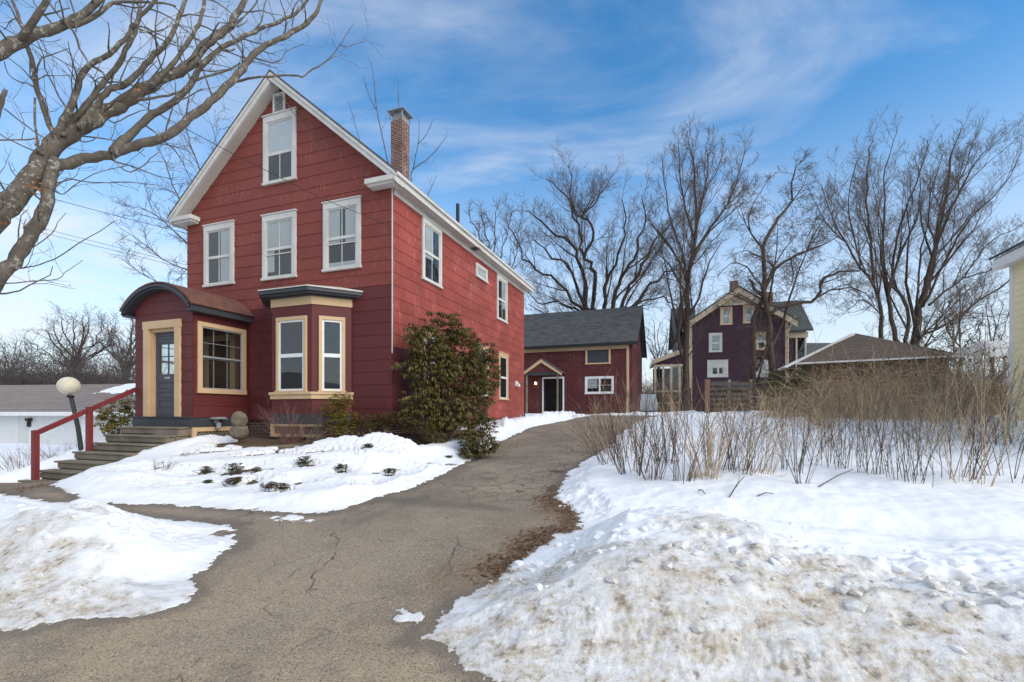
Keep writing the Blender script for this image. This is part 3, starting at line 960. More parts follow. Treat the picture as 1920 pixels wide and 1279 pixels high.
# trim
MB().box(.004, .024, -.024, -.004, 1.52, 5.2).build('corner_trim', M_WHITE, house)
tz = lambda x, dz=0: APEX + .38 - PITCH * abs(x - XC) + dz      # top of the roof
ex0, ex1 = -HW - .27, .29
for sgn, nm in ((-1, 'far_slope'), (1, 'near_slope')):
    xe = ex1 + .03 if sgn > 0 else ex0 - .03
    q = [(XC, tz(XC)), (xe, tz(xe)), (xe, tz(xe) - .05), (XC, tz(XC) - .05)]
    MB().prism(q, -.32, HL + .38).build('roof_slope', M_ROOFHOUSE, house)
    xe = ex1 if sgn > 0 else ex0
    MB().prism([(XC, tz(XC) - .052), (xe, tz(xe) - .052), (xe, tz(xe) - .26), (XC, tz(XC) - .26)], -.29, -.245).build('rake_board', M_WHITE, house, bevel=.004)
    MB().prism([(XC, tz(XC) - .055), (xe, tz(xe) - .055), (xe, tz(xe) - .13), (XC, tz(XC) - .13)], -.315, -.292).build('rake_moulding', M_WHITE, house)
    MB().prism([(XC, tz(XC) - .24), (xe, tz(xe) - .24), (xe, tz(xe) - .27), (XC, tz(XC) - .27)], -.244, .0).build('rake_soffit', M_SOFFIT, house)
    xi = 0.0 if sgn > 0 else -HW
    xi = 0.0 if sgn > 0 else -HW
    # eaves
    s = sgn
    e = ex1 if s > 0 else ex0
    zt = tz(e)
    MB().box(min(e, e - s * .03), max(e, e - s * .03), -.24, HL + .36, zt - .25, zt - .055).build('eave_fascia', M_WHITE, house, bevel=.004)
    MB().box(min(e, e + s * .05), max(e, e + s * .05), -.29, HL + .37, zt - .12, zt - .052).build('eave_moulding', M_WHITE, house)
    MB().box(min(xi, e - s * .031), max(xi, e - s * .031), .002, HL + .36, zt - .235, zt - .205).build('eave_soffit', M_SOFFIT, house)
    MB().box(min(xi, xi + s * .045), max(xi, xi + s * .045), .03, HL, zt - .37, zt - .236).build('eave_frieze', M_WHITE, house)
    r0, r1 = (xi - s * .52, e - s * .03)
    mb = MB(); lo, hi = min(r0, r1), max(r0, r1)
    mb.box(lo, hi, -.30, -.03, zt - .20, zt - .09); mb.box(lo + .05, hi - .05, -.25, -.03, zt - .25, zt - .198)
    mb.poly([(lo, -.30, zt - .088), (hi, -.30, zt - .088), (hi, -.03, zt - .06), (lo, -.03, zt - .06)], [(0, 1, 2, 3)])
    mb.build('eave_return', M_WHITE, house, bevel=.006)
MB().box(-.0, .3, 4.05, 4.3, tz(ex1) - .245, tz(ex1) - .237).build('soffit_vent', M_BLACK, house)

# chimney
ch = MB().box(-3.43, -2.97, 4.99, 5.45, 7.7, 10.33).build('chimney', M_BRICK, house)
MB().box(-3.40, -3.0, 5.02, 5.42, 10.33, 10.45).build('chimney_crown', plain('old_mortar', (.3, .27, .23), .9), ch)
mb = MB().box(-3.53, -2.87, 4.89, 5.55, 10.64, 10.67)
for (x, y) in ((-3.46, 4.96), (-2.96, 4.96), (-3.46, 5.46), (-2.96, 5.46)): mb.box(x - .02, x + .02, y - .02, y + .02, 10.4, 10.645)
mb.box(-3.38, -3.02, 5.04, 5.40, 10.44, 10.64)
mb.build('chimney_cap', M_GALV, ch)
MB().lathe([(.06, 6.2), (.06, 7.22), (.0, 7.22)], -1.0, 5.3, 10).build('vent_pipe', M_BLACK, house, smooth=False)

# gable vent
v = MB()
v.box(-3.41, -3.36, -.06, .0, 7.56, 8.05); v.box(-3.08, -3.03, -.06, .0, 7.56, 8.05); v.box(-3.36, -3.08, -.06, .0, 7.56, 7.60); v.box(-3.36, -3.08, -.06, .0, 8.0, 8.05)
vent = v.build('gable_vent', M_WHITE, house)
MB().box(-3.36, -3.08, -.008, .0, 7.6, 8.0).build('dark_backing', M_DARKROOM, vent)
for i in range(9):
    z = 7.615 + i * .043
    MB().prism([(-.056, z), (-.050, z), (-.030, z + .03), (-.036, z + .03)], -3.36, -3.08, 'x').build('louver', M_WHITE, vent)

# windows
def fwin(r, **k): return window(house, ((r[0] + r[1]) / 2, 0, r[2]), 0, r[1] - r[0], r[3] - r[2] - .03, **k)
def swin(r, **k): return window(house, (0, (r[0] + r[1]) / 2, r[2]), math.pi / 2, r[1] - r[0], r[3] - r[2] - .03, **k)
fwin(WINS[0], munt=(1, 1), curtain=(.55, .98, .0, 1), label='white framed window above the arched porch')
fwin(WINS[1], munt=(1, 1), curtain=[(0, 1, .5, 1), (0, .3, .1, .5)], storm=.40, label='white framed window in the middle of the upper storey')
fwin(WINS[2], munt=(1, 1), curtain=[(0, .42, .42, 1), (.60, 1, .42, 1), (0, 1, .0, .10)], storm=.40, label='white framed window above the bay')
fwin(WINS[3], munt=(1, 0), shade=(0, 1, .45, 1), split=.46, label='attic window with a pale shade half down')
swin(SWIN[0], munt=(1, 1), curtain=(.1, .6, .4, 1), cw=.1, head=.12, label='tall white window near the front corner')
swin(SWIN[1], split=1, cw=.06, head=.07, cap=False, shade=(0, 1, 0, 1), label='small high window under the eave')
swin(SWIN[2], munt=(1, 1), curtain=(.5, 1, .3, 1), cw=.1, head=.12, label='tall white window near the rear corner')
swin(SWIN[3], munt=(0, 0), casing=M_CREAM, sash=M_VINYL, cw=.1, head=.12, label='cream framed window low at the rear')
swin(SWIN[4], munt=(0, 0), casing=M_CREAM, sash=M_VINYL, cw=.1, head=.12, label='cream framed window behind the rhododendron')
swin(SWIN[5], munt=(0, 0), casing=M_CREAM, sash=M_VINYL, cw=.1, head=.12, label='cream framed window half hidden by the rhododendron')
mb = MB().box(.02, .06, 8.2, 8.42, 1.22, 1.42); mb.prism([(.06, 1.24), (.17, 1.2), (.17, 1.26), (.06, 1.41)], 8.22, 8.40)
mb.build('dryer_vent', M_VINYL, house)
MB().box(.02, .07, 8.75, 8.87, .0, .13).build('outlet_box', M_GALV, house)
MB().lathe([(.025, -.3), (.025, .42), (.0, .42)], .12, 9.1, 8).build('drain_pipe', M_BLACK, house)

# ---- bay window of the house
BX0, BX1, BXa, BXb, BQ = -3.45, -1.10, -2.85, -1.69, .6
bo = [(BX0, 0), (BXa, -BQ), (BXb, -BQ), (BX1, 0)]
def bay_ring(k):                                           # outline grown outwards by k
    t = k * math.tan(math.pi / 8)
    return [(BX0 - k * 1.0 - t * .4, 0.0), (BXa - t, -BQ - k), (BXb + t, -BQ - k), (BX1 + k * 1.0 + t * .4, 0.0)]
bw = MB().prism(bo, .1, 2.86, 'z').build('bay_wall', M_MAROON_TRIM, house)
MB().prism(bay_ring(.03), 2.62, 2.86, 'z').build('bay_frieze', M_CREAM, house, bevel=.005)
MB().prism(bay_ring(.045), .50, .60, 'z').build('bay_sill_band', M_CREAM, house, bevel=.006)
MB().prism(bay_ring(.075), .60, .66, 'z').build('bay_sill', M_CREAM, house, bevel=.006)
MB().prism(bay_ring(.01), -.07, .16, 'z').build('bay_skirt', M_GREY, house)
mb = MB().prism(bay_ring(.27), 2.865, 2.95, 'z'); mb.prism(bay_ring(.22), 2.83, 2.866, 'z'); mb.prism(bay_ring(.09), 2.80, 2.831, 'z')
cor = mb.build('bay_cornice', M_GREY, house, bevel=.01)
mb = MB(); r1, r2 = bay_ring(.29), bay_ring(.02)
mb.poly([(x, y, 2.975) for x, y in r1] + [(x, y, 2.95) for x, y in r1] + [(BX0 + .3, -.004, 3.12), (BX1 - .3, -.004, 3.12)],
        [(0, 1, 5, 4), (1, 2, 6, 5), (2, 3, 7, 6), (0, 8, 1), (1, 8, 9, 2), (2, 9, 3)])
mb.build('bay_roof', M_WHITE, cor)
mb = MB()                                                    # framed lattice under the bay
mb.box(BXa - .02, BXb + .3, -BQ - .03, -BQ + .02, -.12, -.072); mb.box(BXa - .02, BXb + .3, -BQ - .03, -BQ + .02, -.36, -.29)
mb.box(BXa - .02, BXa + .07, -BQ - .032, -BQ + .02, -.36, -.07); mb.box(-2.0, -1.93, -BQ - .031, -BQ + .02, -.3, -.1)
lf = mb.build('lattice_frame', M_CREAM, house)
mb = MB()
for i in range(15):
    x = BXa + i * .085
    mb.bar((x, -BQ + .005, -.30), (x + .2, -BQ + .005, -.10), .02, .006, upv=(0, 1, 0)); mb.bar((x + .2, -BQ + .015, -.30), (x, -BQ + .015, -.10), .02, .006, upv=(0, 1, 0))
mb.build('lattice', M_OLDWOOD, lf)
MB().prism(bay_ring(-.05), -.6, .09, 'z').build('bay_base', M_FOUND, house)
wk = dict(casing=M_CREAM, sash=M_VINYL, cw=.07, head=.08, sillh=.03, munt=(0, 0), cap=False, sw=.042, split=.5)
window(house, (-2.255, -BQ, .66), 0, .87, 1.71, label='white framed window in the front of the bay', **wk)
window(house, (-1.395, -.30, .66), math.pi / 4, .56, 1.71, label='narrow white framed window in the angled side of the bay', **wk)

# ---- entry porch of the house
PX0, PX1, PY = -6.22, -4.29, -1.43
PC = (PX0 + PX1) / 2
AR, AH = 1.637, 2.46 + .0                                   # arch: radius, springing
def arch(r, x): return (3.02 - 1.42) + math.sqrt(max(0, r * r - (x - PC) ** 2))
ARI = 1.42
xs = [PX0 + (PX1 - PX0) * i / 16 for i in range(17)]
topi = lambda x: arch(ARI, x)
# front wall of the porch: jambs and the arched part above the door
DX0, DX1, DZ = -5.72, -4.80, 2.17
mb = MB()
mb.box(PX0, DX0, PY, PY + .1, .06, DZ); mb.box(DX1, PX1, PY, PY + .1, .06, DZ)
mb.prism([(PX0, DZ), (PX1, DZ)] + [(x, topi(x)) for x in xs[::-1]], PY, PY + .1)
# right and left walls with a window opening each
WY0, WY1, WZ0, WZ1 = -1.24, -.18, .74, 2.18
for xa, xb in ((PX1 - .1, PX1 - .001), (PX0 + .001, PX0 + .1)):
    mb.box(xa, xb, PY + .1, WY0, .06, 2.52); mb.box(xa, xb, WY1, -.001, .06, 2.52)
    mb.box(xa, xb, WY0, WY1, .06, WZ0); mb.box(xa, xb, WY0, WY1, WZ1, 2.52)
pw = mb.build('porch_wall', M_MAROON_TRIM, house)
rng = random.Random(5)
arcs = []
ys = [PX0, PX1]
polys = []
for p, zf, rv in courses(PX0, PX1, .08, 3.05, [(-5.87 + .02, -4.65 - .02, .0, 2.32)], exp=.27, wid=1.22):
    # trim under the arch
    for k in range(6):
        a = math.radians(-60 + 24 * k)
        nx, nz = math.sin(a), math.cos(a)
        p = clip(p, nx, nz, nx * PC + nz * (3.02 - ARI) + ARI - .005)
        if len(p) < 3: break
    if len(p) >= 3:
        mb = MB(); shingle_poly(mb, p, zf, .27, rv); mb.build('shingle', M_MAROON, pw, loc=(0, PY, 0))
for p, zf, rv in courses(PY, -.02, .08, 2.5, [(-1.34, -.08, .62, 2.27)], exp=.27, wid=1.22):
    mb = MB(); shingle_poly(mb, p, zf, .27, rv); mb.build('shingle', M_MAROON, pw, loc=(PX1, 0, 0), rot=(0, 0, math.pi / 2))
# inside: floor, brown board ceiling and back wall with an inner door frame
MB().box(PX0 + .1, PX1 - .1, PY + .1, -.03, .0, .06).build('porch_floor', M_BROWNWOOD, house)
mb = MB().box(PX0 + .1, PX1 - .1, -.03, -.005, .06, 2.5)
mb.build('porch_back_wall', paint('tan_interior', (.34, .21, .12), None, .3, 3), house)
mb = MB()
mb.box(-5.75, -5.6, -.06, -.031, .06, 2.2); mb.box(-4.85, -4.7, -.06, -.031, .06, 2.2); mb.box(-5.6, -4.85, -.06, -.031, 2.05, 2.2)
mb.build('inner_door_frame', M_CREAM, house)
MB().box(-5.6, -4.85, -.05, -.032, .06, 2.05).build('inner_door', M_BROWNWOOD, house)
# arched roof shell
ARO = 1.56
xo = [PC + 1.34 * (-1 + 2 * i / 28) for i in range(29)]
def shell(r0, r1, half, y0, y1, mat, name, z0=3.02 - 1.42, **k):
    mb = MB(); m = 28
    a = math.asin(min(1, half / r1))
    an = [-a + 2 * a * i / m for i in range(m + 1)]
    o = [(PC + r1 * math.sin(t), z0 + r1 * math.cos(t)) for t in an] + [(PC + r0 * math.sin(t), z0 + r0 * math.cos(t)) for t in an[::-1]]
    pts = [(x, y0, z) for x, z in o] + [(x, y1, z) for x, z in o]
    K = len(o); fs = [(i, (i + 1) % K, K + (i + 1) % K, K + i) for i in range(K)]
    fs += [(i, K - 1 - i, K - 2 - i, i + 1) for i in range(m)] + [(K + i, K + i + 1, 2 * K - 2 - i, 2 * K - 1 - i) for i in range(m)]
    mb.poly(pts, fs)
    return mb.build(name, mat, house, **k)
shell(1.425, 1.545, 1.17, -1.62, -.003, M_GREY, 'porch_arch_trim')
shell(1.47, 1.52, 1.13, -1.66, -1.622, M_GREY, 'porch_arch_moulding')
shell(1.55, 1.585, 1.22, -1.64, -.004, M_PORCHROOF, 'porch_roof')
for xa, xb in ((PX1 + .0, PX1 + .20), (PX0 - .20, PX0 - .0)):
    mb = MB().box(xa, xb, -1.60, -.02, 2.46, 2.50)
    xo_ = xb if xb > PC else xa
    mb.box(min(xo_, xo_ - .03), max(xo_, xo_ - .03), -1.61, -.02, 2.50, 2.615)
    mb.build('porch_eave', M_GREY, house)
mb = MB(); mb.box(PX1 - .35, PX1 + .10, -.20, -.03, 2.62, 2.66)
# skirt board, framed lattice under the porch
mb = MB(); mb.box(PX0 - .03, PX1 + .03, PY - .06, PY + .02, -.14, .075); mb.box(PX1 - .03, PX1 + .03, PY + .02, -.0, -.14, .07); mb.box(PX0 - .06, PX1 + .06, PY - .1, PY + .0, .076, .10)
mb.build('porch_skirt', M_GREY, house, bevel=.004)
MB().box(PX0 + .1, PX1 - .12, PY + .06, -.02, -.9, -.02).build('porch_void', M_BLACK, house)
mb = MB()
mb.box(PX1 - .04, PX1 + .02, PY - .02, -.02, -.24, -.142); mb.box(PX1 - .04, PX1 + .025, PY - .03, PY + .07, -.75, -.142); mb.box(PX1 - .04, PX1 + .022, -.1, -.02, -.75, -.24)
mb.box(PX1 - .16, PX1 - .04, PY - .03, PY + .03, -.75, -.142)
lf = mb.build('lattice_frame', M_CREAM, house)
mb = MB()
for i in range(-3, 17):
    y = PY + .02 + i * .085
    for ya, yb, x in ((y, y + .38, PX1 - .02), (y + .38, y, PX1 - .005)):
        a, b = np.array([ya, -.68]), np.array([yb, -.25])
        lo, hi = PY + .06, -.1
        t0, t1 = 0, 1
        ts = sorted([(lo - ya) / (yb - ya), (hi - ya) / (yb - ya)])
        t0, t1 = max(0, ts[0]), min(1, ts[1])
        if t1 - t0 > .08:
            pa, pb = a + (b - a) * t0, a + (b - a) * t1
            mb.bar((x, pa[0], pa[1]), (x, pb[0], pb[1]), .03, .007, upv=(1, 0, 0))
mb.build('lattice', M_OLDWOOD, lf)
# porch door
mb = MB()
mb.box(-5.87, DX0 + .02, PY - .06, PY + .02, .10, 2.17); mb.box(DX1 - .02, -4.65, PY - .06, PY + .02, .10, 2.17); mb.box(-5.89, -4.63, PY - .065, PY + .02, 2.15, 2.33)
mb.box(DX0 - .001, DX0 + .05, PY + .02, PY + .14, .10, 2.15); mb.box(DX1 - .05, DX1 + .001, PY + .02, PY + .14, .10, 2.15); mb.box(DX0 + .05, DX1 - .05, PY + .02, PY + .14, 2.08, 2.15)
dj = mb.build('door_casing', M_CREAM, house, bevel=.004)
dx0, dx1 = DX0 + .05, DX1 - .05
mb = MB(); y0, y1 = PY + .10, PY + .145
mb.box(dx0, dx0 + .11, y0, y1, .10, 2.08); mb.box(dx1 - .11, dx1, y0, y1, .10, 2.08)
for z0, z1 in ((.10, .30), (.47, .52), (.68, .73), (.90, 1.10), (1.80, 2.08)): mb.box(dx0 + .11, dx1 - .11, y0, y1, z0, z1)
for z0, z1 in ((.30, .47), (.52, .68), (.73, .90)): mb.box(dx0 + .11, dx1 - .11, y0 + .015, y1 - .01, z0, z1); mb.box(dx0 + .15, dx1 - .15, y0 + .004, y0 + .016, z0 + .035, z1 - .035)
for i in range(3): mb.box(dx0 + .11, dx1 - .11, y0 - .012, y0, 1.84 + i * .075, 1.885 + i * .075)
xm = (dx0 + dx1) / 2
mb.box(xm - .012, xm + .012, y0 + .008, y1 - .01, 1.1, 1.8); mb.box(dx0 + .11, dx1 - .11, y0 + .009, y1 - .011, 1.50, 1.524)
dr = mb.build('porch_door', M_DOOR, house, bevel=.004)
for za, zb in ((1.1, 1.5), (1.524, 1.8)):
    for xa, xb in ((dx0 + .11, xm - .012), (xm + .012, dx1 - .11)):
        MB().box(xa, xb, y0 + .018, y0 + .022, za, zb).build('pane', M_GLASS, dr)
MB().box(xm - .09, xm + .09, y0 - .012, y0, .985, 1.035).build('mail_slot', M_ALU, dr)
mb = MB().lathe([(.0, 0), (.028, .01), (.03, .03), (.012, .045), (.012, .06)], 0, 0, 10)
mb.build('door_knob', M_BLACK, dr, loc=(dx1 - .05, y0 - .055, 1.07), rot=(-math.pi / 2, 0, 0))
# side window of the porch: aluminium storm window over old sashes
def porch_window(x, rz, full):
    mb = MB(); w = WY1 - WY0
    h = WZ1 - WZ0
    for a, b, c, d in ((-w / 2 - .10, -w / 2, -.10, h + .10), (w / 2, w / 2 + .10, -.10, h + .10)): mb.box(a, b, -.045, .0, c, d)
    mb.box(-w / 2, w / 2, -.045, .0, h, h + .10); mb.box(-w / 2 - .11, w / 2 + .11, -.06, .0, -.10, 0)
    o = mb.build('porch_window', M_CREAM, house, loc=(x, (WY0 + WY1) / 2, WZ0), rot=(0, 0, rz), bevel=.004)
    mb = MB(); s = .03
    mb.box(-w / 2, -w / 2 + s, -.02, .02, 0, h); mb.box(w / 2 - s, w / 2, -.02, .02, 0, h); mb.box(-w / 2 + s, w / 2 - s, -.02, .02, 0, s); mb.box(-w / 2 + s, w / 2 - s, -.02, .02, h - s, h)
    mb.box(-w / 2 + s, w / 2 - s, -.02, .015, h * .52 - .018, h * .52 + .018)
    mb.build('storm_frame', M_ALU, o)
    mb = MB()
    for i in (1, 2):
        xx = -w / 2 + w * i / 3; mb.box(xx - .01, xx + .01, .055, .075, 0, h)
    mb.box(-w / 2, w / 2, .056, .074, h * .75 - .01, h * .75 + .01); mb.box(-w / 2, w / 2, .05, .085, h * .5 - .02, h * .5 + .02)
    mb.build('old_sash', M_ALU, o)
    for z0, z1 in ((s, h * .52 - .018), (h * .52 + .018, h - s)):
        MB().box(-w / 2 + s, w / 2 - s, -.004, .0, z0, z1).build('pane', M_GLASS, o)
porch_window(PX1, math.pi / 2, True)
porch_window(PX0, -math.pi / 2, False)
# small flood lamp fixed to the skirt
mb = MB().box(PX1 + .03, PX1 + .07, -.95, -.85, -.05, .03); mb.prism([(-1.06, .04), (-.74, .04), (-.80, .09), (-1.0, .09)], PX1 + .03, PX1 + .22, 'x')
mb.lathe([(.02, -.20), (.055, -.18), (.06, -.06), (.03, -.04)], PX1 + .12, -.9, 10)
mb.build('flood_lamp', M_GALV, house)

# ------------------------------------------------------------------ front steps and rail
HM = Matrix.Translation((HOX, HOY, 0)) @ Matrix.Rotation(-HA, 4, 'Z')


def hempty(name, X, Y, z, rz=0):
    w = HM @ Vector((X, Y, z))
    return empty(name, w, -HA + rz)


def hlocal(o, X, Y, Z): return (X, Y, Z)


st = hempty('front_steps', 0, 0, 0)
tag(st, 'weathered grey wooden steps climbing to the arched porch', 'steps')
zt, zb = 1.20, .17
rng = random.Random(3)
NST = 7
for i in range(NST):
    z = zt - (zt - zb) * i / (NST - 1) - .02 if i < NST else 0
    ya = PY - .07 - .285 * i
    x0, x1 = PX0 - .05 - .01 * i, PX1 + .0 - .06 * (i > 2)
    for k in range(2):
        j = rng.uniform(-.008, .008)
        mb = MB().box(x0 + rng.uniform(-.03, .02), x1 + rng.uniform(-.02, .03), ya - .30 + k * .152 + .004, ya - .30 + (k + 1) * .152 - .004, z - .038 + j, z + j)
        mb.build('tread', M_OLDWOOD, st, bevel=.006)
    MB().box(x0 + .05, x1 - .04, ya - .272, ya - .24, z - .15, z - .045).build('riser', M_OLDWOOD, st, bevel=.004)
    MB().box(x0 + .03, x1 - .02, ya - .235, ya + .04, z - .19, z - .05).build('step_timber', M_OLDWOOD, st, bevel=.008)
for i in range(4):
    MB().box(PX1 - .75 + .12 * i, PX1 + .02, PY - .36 - .02 * i, PY - .12, .98 - .15 * i, 1.12 - .15 * i).build('side_timber', M_OLDWOOD, st, bevel=.01)

hr = hempty('handrail', 0, 0, 0)
tag(hr, 'dark red wooden handrail with two posts along the left of the steps', 'handrail')
RX = PX0 + .02
ya, za = -3.30, 1.10
yb, zb2 = -1.46, 2.07
sl = (zb2 - za) / (yb - ya)
for y in (-3.30, -2.38):
    zz = za + sl * (y - ya) + .05
    mb = MB().box(RX - .05, RX + .05, y - .05, y + .05, zz - 1.08, zz)
    mb.build('post', M_RAIL, hr, bevel=.006)
for y0, y1 in ((-3.25, -2.43), (-2.33, -1.44)):
    MB().bar((RX, y0, za + sl * (y0 - ya) - .02), (RX, y1, za + sl * (y1 - ya) - .02), .05, .10).build('rail', M_RAIL, hr, bevel=.006)
# ------------------------------------------------------------------ things in the front yard
lp = hempty('globe_lamp', -6.92, -2.17, .55)
tag(lp, 'milky globe lamp on a leaning dark iron pole behind the red handrail', 'lamp')
mb = MB(); prof = [(.0, -.2)] + [(.205 * math.cos(t), .2 * math.sin(t)) for t in [math.radians(-80 + 16 * i) for i in range(11)]] + [(.0, .2)]
lean = Vector((-.16, -.10, 0))
gl = mb.lathe(prof, 0, 0, 28).build('globe', M_GLOBE, lp, smooth=True, loc=(-.03, -.20, 1.56))
t = Tubes(); t.add([(.13, .02, -.5), (.06, -.07, .6), (.0, -.17, 1.30)], [.05, .045, .042], 12)
t.build('pole', plain('flaking_dark_pole', (.045, .05, .05), .6), lp, smooth=True)
MB().lathe([(.06, 0), (.075, .03), (.05, .06)], 0, 0, 14).build('collar', M_BLACK, lp, loc=(-.005, -.18, 1.29))


def rock(name, c, r, seed, mat, parent=None, sub=3):
    bm = bmesh.new()
    bmesh.ops.create_icosphere(bm, subdivisions=sub, radius=1)
    for v in bm.verts:
        k = 1 + .16 * float(noise2(v.co.x * 1.7 + seed, v.co.y * 1.7 + v.co.z * 1.3)) + .05 * float(noise2(v.co.x * 5 + seed, v.co.z * 5 + v.co.y * 3))
        v.co = Vector((v.co.x * r[0] * k, v.co.y * r[1] * k, v.co.z * r[2] * k))
    me = bpy.data.meshes.new(name); bm.to_mesh(me); bm.free()
    for p in me.polygons: p.use_smooth = True
    return link(name, me, mat, parent, loc=c)


p = to_world(-2.98, -1.35)
b0 = float(base_xy(*p))
so = empty('stone_stack', (p[0], p[1], b0), -HA)
tag(so, 'egg shaped stone set on a flat boulder between porch and bay', 'stone')
hz_ = 1.5 - (800 - 774) / FPX * 10.3
rock('base_stone', (0, 0, hz_ - b0 - .12), (.19, .18, .17), 1.0, M_STONE, so)
rock('top_stone', (0, 0, hz_ - b0 + .145), (.165, .16, .19), 4.0, M_STONE, so)

# landscape timbers edging the bed below the bay
for (pa, pb, r, lab) in (((502, 841), (640, 838), .055, 'round weathered timber edging the planting bed under the bay'),):
    a, b = P(pa[0], pa[1], 9.55), P(pb[0], pb[1], 9.25)
    t = Tubes(); t.add([a, a.lerp(b, .33) + Vector((0, 0, .01)), a.lerp(b, .66), b], [r, r * 1.04, r * .98, r], 10)
    t.add([b, b + (b - a).normalized() * .004], [r, .002], 10)
    t.add([a, a - (b - a).normalized() * .004], [r, .002], 10)
    tag(t.build('landscape_timber', M_OLDWOOD, smooth=True), lab, 'timber')

# ------------------------------------------------------------------ clapboards
def clapboards(name, mat, parent, u0, u1, z0, z1, exp, holes=(), planes=(), loc=(0, 0, 0), rot=0.0, t1=.028):
    mb = MB(); z = z0; rg = random.Random(9)
    while z < z1 - .01:
        zt = min(z + exp, z1)
        rs = [(u0, u1, z, zt + .004)]
        for h in holes: rs = cut(rs, h)
        for r in rs:
            p = [(r[0], r[2]), (r[1], r[2]), (r[1], r[3]), (r[0], r[3])]
            for pl in planes:
                p = clip(p, *pl)
                if len(p) < 3: break
            if len(p) >= 3:
                shingle_poly(mb, p, z, exp, rg.random(), .003, t1)
        z += exp
    return tag(mb.build(name, mat, parent, loc=loc, rot=(0, 0, rot)), kind='stuff')


# ------------------------------------------------------------------ the red barn behind the house
bo_ = HM @ Vector((3.43, 18.67, 1.36))
barn = empty('red_barn', bo_, -HA)
tag(barn, 'low red clapboard barn with a dark grey shingle roof at the end of the driveway', 'barn')
BW, BD, BH = 11.0, 7.2, 4.12
MB().box(-BW, -.01, .0, BD, -.4, BH).build('barn_body', M_BARN, barn)
def by(px): # local x on the barn front from a point of the picture
    r = (px - CXP) / FPX
    return (r * bo_.y - bo_.x) / (HC + r * HS_)
def bz(px, py):
    x = by(px); d = bo_.y - x * HS_
    return (HYP - py) / FPX * d + EYE - bo_.z
dw = (by(1017), by(1058)); dz0, dz1 = .02, bz(1036, 707)
w1 = (by(1097), by(1151)); wz0, wz1 = bz(1120, 739), bz(1120, 706)
w2 = (by(1098), by(1145)); vz0, vz1 = bz(1120, 683), bz(1120, 650)
holes = [(dw[0], dw[1], -.1, dz1), ins((w1[0], w1[1], wz0, wz1)), ins((w2[0], w2[1], vz0, vz1))]
clapboards('clapboard_siding', M_BARN, barn, -BW, -.30, .0, BH - .24, .15, holes, t1=.034)
clapboards('clapboard_siding', M_BARN, barn, .0, BD, .0, BH, .125, rot=math.pi / 2)
q = [(0, BH), (BD, BH), (BD / 2, BH + 2.62)]
MB().prism(q, -.02, -.0, 'x').build('gable_end', M_BARN, barn)
MB().box(-.30, -.16, -.045, -.0, .0, BH - .06).build('corner_board', M_CREAM, barn)
MB().box(-BW, -.16, -.05, -.0, BH - .28, BH - .06).build('frieze_board', M_CREAM, barn)
MB().box(-.158, .02, -.02, -.0, .0, BH).build('corner_panel', M_BARN, barn)
for s, nm in ((0, 'front'), (1, 'back')):
    ya, za, yb, zb_ = (-.35, BH - .02, BD / 2, BH + 2.78) if s == 0 else (BD + .35, BH - .02, BD / 2, BH + 2.78)
    MB().prism([(ya, za), (yb, zb_), (yb, zb_ + .1), (ya, za + .1)], -BW, .34, 'x').build('roof_slope', M_SLATE, barn)
MB().box(-BW, .33, -.37, -.30, BH - .12, BH + .05).build('eave_fascia', M_BLACK, barn)
mb = MB().prism([(-.33, BH - .14), (BD / 2, BH + 2.68), (BD / 2, BH + 2.88), (-.36, BH + .06)], .30, .345, 'x'); mb.prism([(BD + .33, BH - .14), (BD / 2, BH + 2.68), (BD / 2, BH + 2.88), (BD + .36, BH + .06)], .30, .345, 'x')
mb.build('rake_board', M_BLACK, barn)
# gabled door hood
hx0, hx1 = by(987), by(1061); hxm = (hx0 + hx1) / 2; hz0, hz1 = bz(1020, 700), bz(1022, 677)
hd = MB().prism([(hx0 + .2, hz0 - .02), (hx1 - .2, hz0 - .02), (hxm, hz1 - .16)], -1.0, -.02).build('door_hood', M_BARN, barn)
for a, b in ((hx0, hxm), (hx1, hxm)):
    za = hz0 - .1
    MB().prism([(a, za), (b, hz1), (b, hz1 - .2), (a, za - .15)] if a < b else [(b, hz1), (a, za), (a, za - .15), (b, hz1 - .2)], -1.08, -1.0).build('hood_rake', M_CREAM, hd)
    MB().prism([(a, za + .02), (b, hz1 + .02), (b, hz1 + .06), (a, za + .06)] if a < b else [(b, hz1 + .02), (a, za + .02), (a, za + .06), (b, hz1 + .06)], -1.1, -.0).build('hood_roof', M_SLATE, hd)
MB().box(hx0 + .15, hx1 - .15, -1.02, -.02, hz0 - .14, hz0 - .04).build('hood_beam', M_GREY, hd)
for x in (hx0 + .28, hx1 - .32): MB().box(x, x + .09, -.98, -.89, .0, hz0 - .13).build('hood_post', M_OLDWOOD, barn)
mb = MB(); mb.box(dw[0], dw[0] + .09, -.05, .0, .0, dz1); mb.box(dw[1] - .09, dw[1], -.05, .0, .0, dz1); mb.box(dw[0] + .09, dw[1] - .09, -.05, .0, dz1 - .1, dz1)
df = mb.build('door_frame', M_VINYL, barn)
mb = MB(); a0, a1 = dw[0] + .09, dw[1] - .09
mb.box(a0, a0 + .1, -.035, -.005, .02, dz1 - .1); mb.box(a1 - .18, a1 - .1, -.035, -.005, .02, dz1 - .1); mb.box(a1 - .35, a1 - .3, -.036, -.005, .02, dz1 - .1); mb.box(a0 + .1, a1 - .35, -.035, -.005, .02, .25)
mb.build('storm_door', M_BLACK, df)
MB().box(a0, a1, -.004, -.001, .02, dz1 - .1).build('dark_backing', M_DARKROOM, df)
MB().box(a0 + .1, a1 - .35, -.02, -.016, .25, dz1 - .1).build('pane', M_GLASS, df)
lx = by(1005); lz = bz(1005, 719)
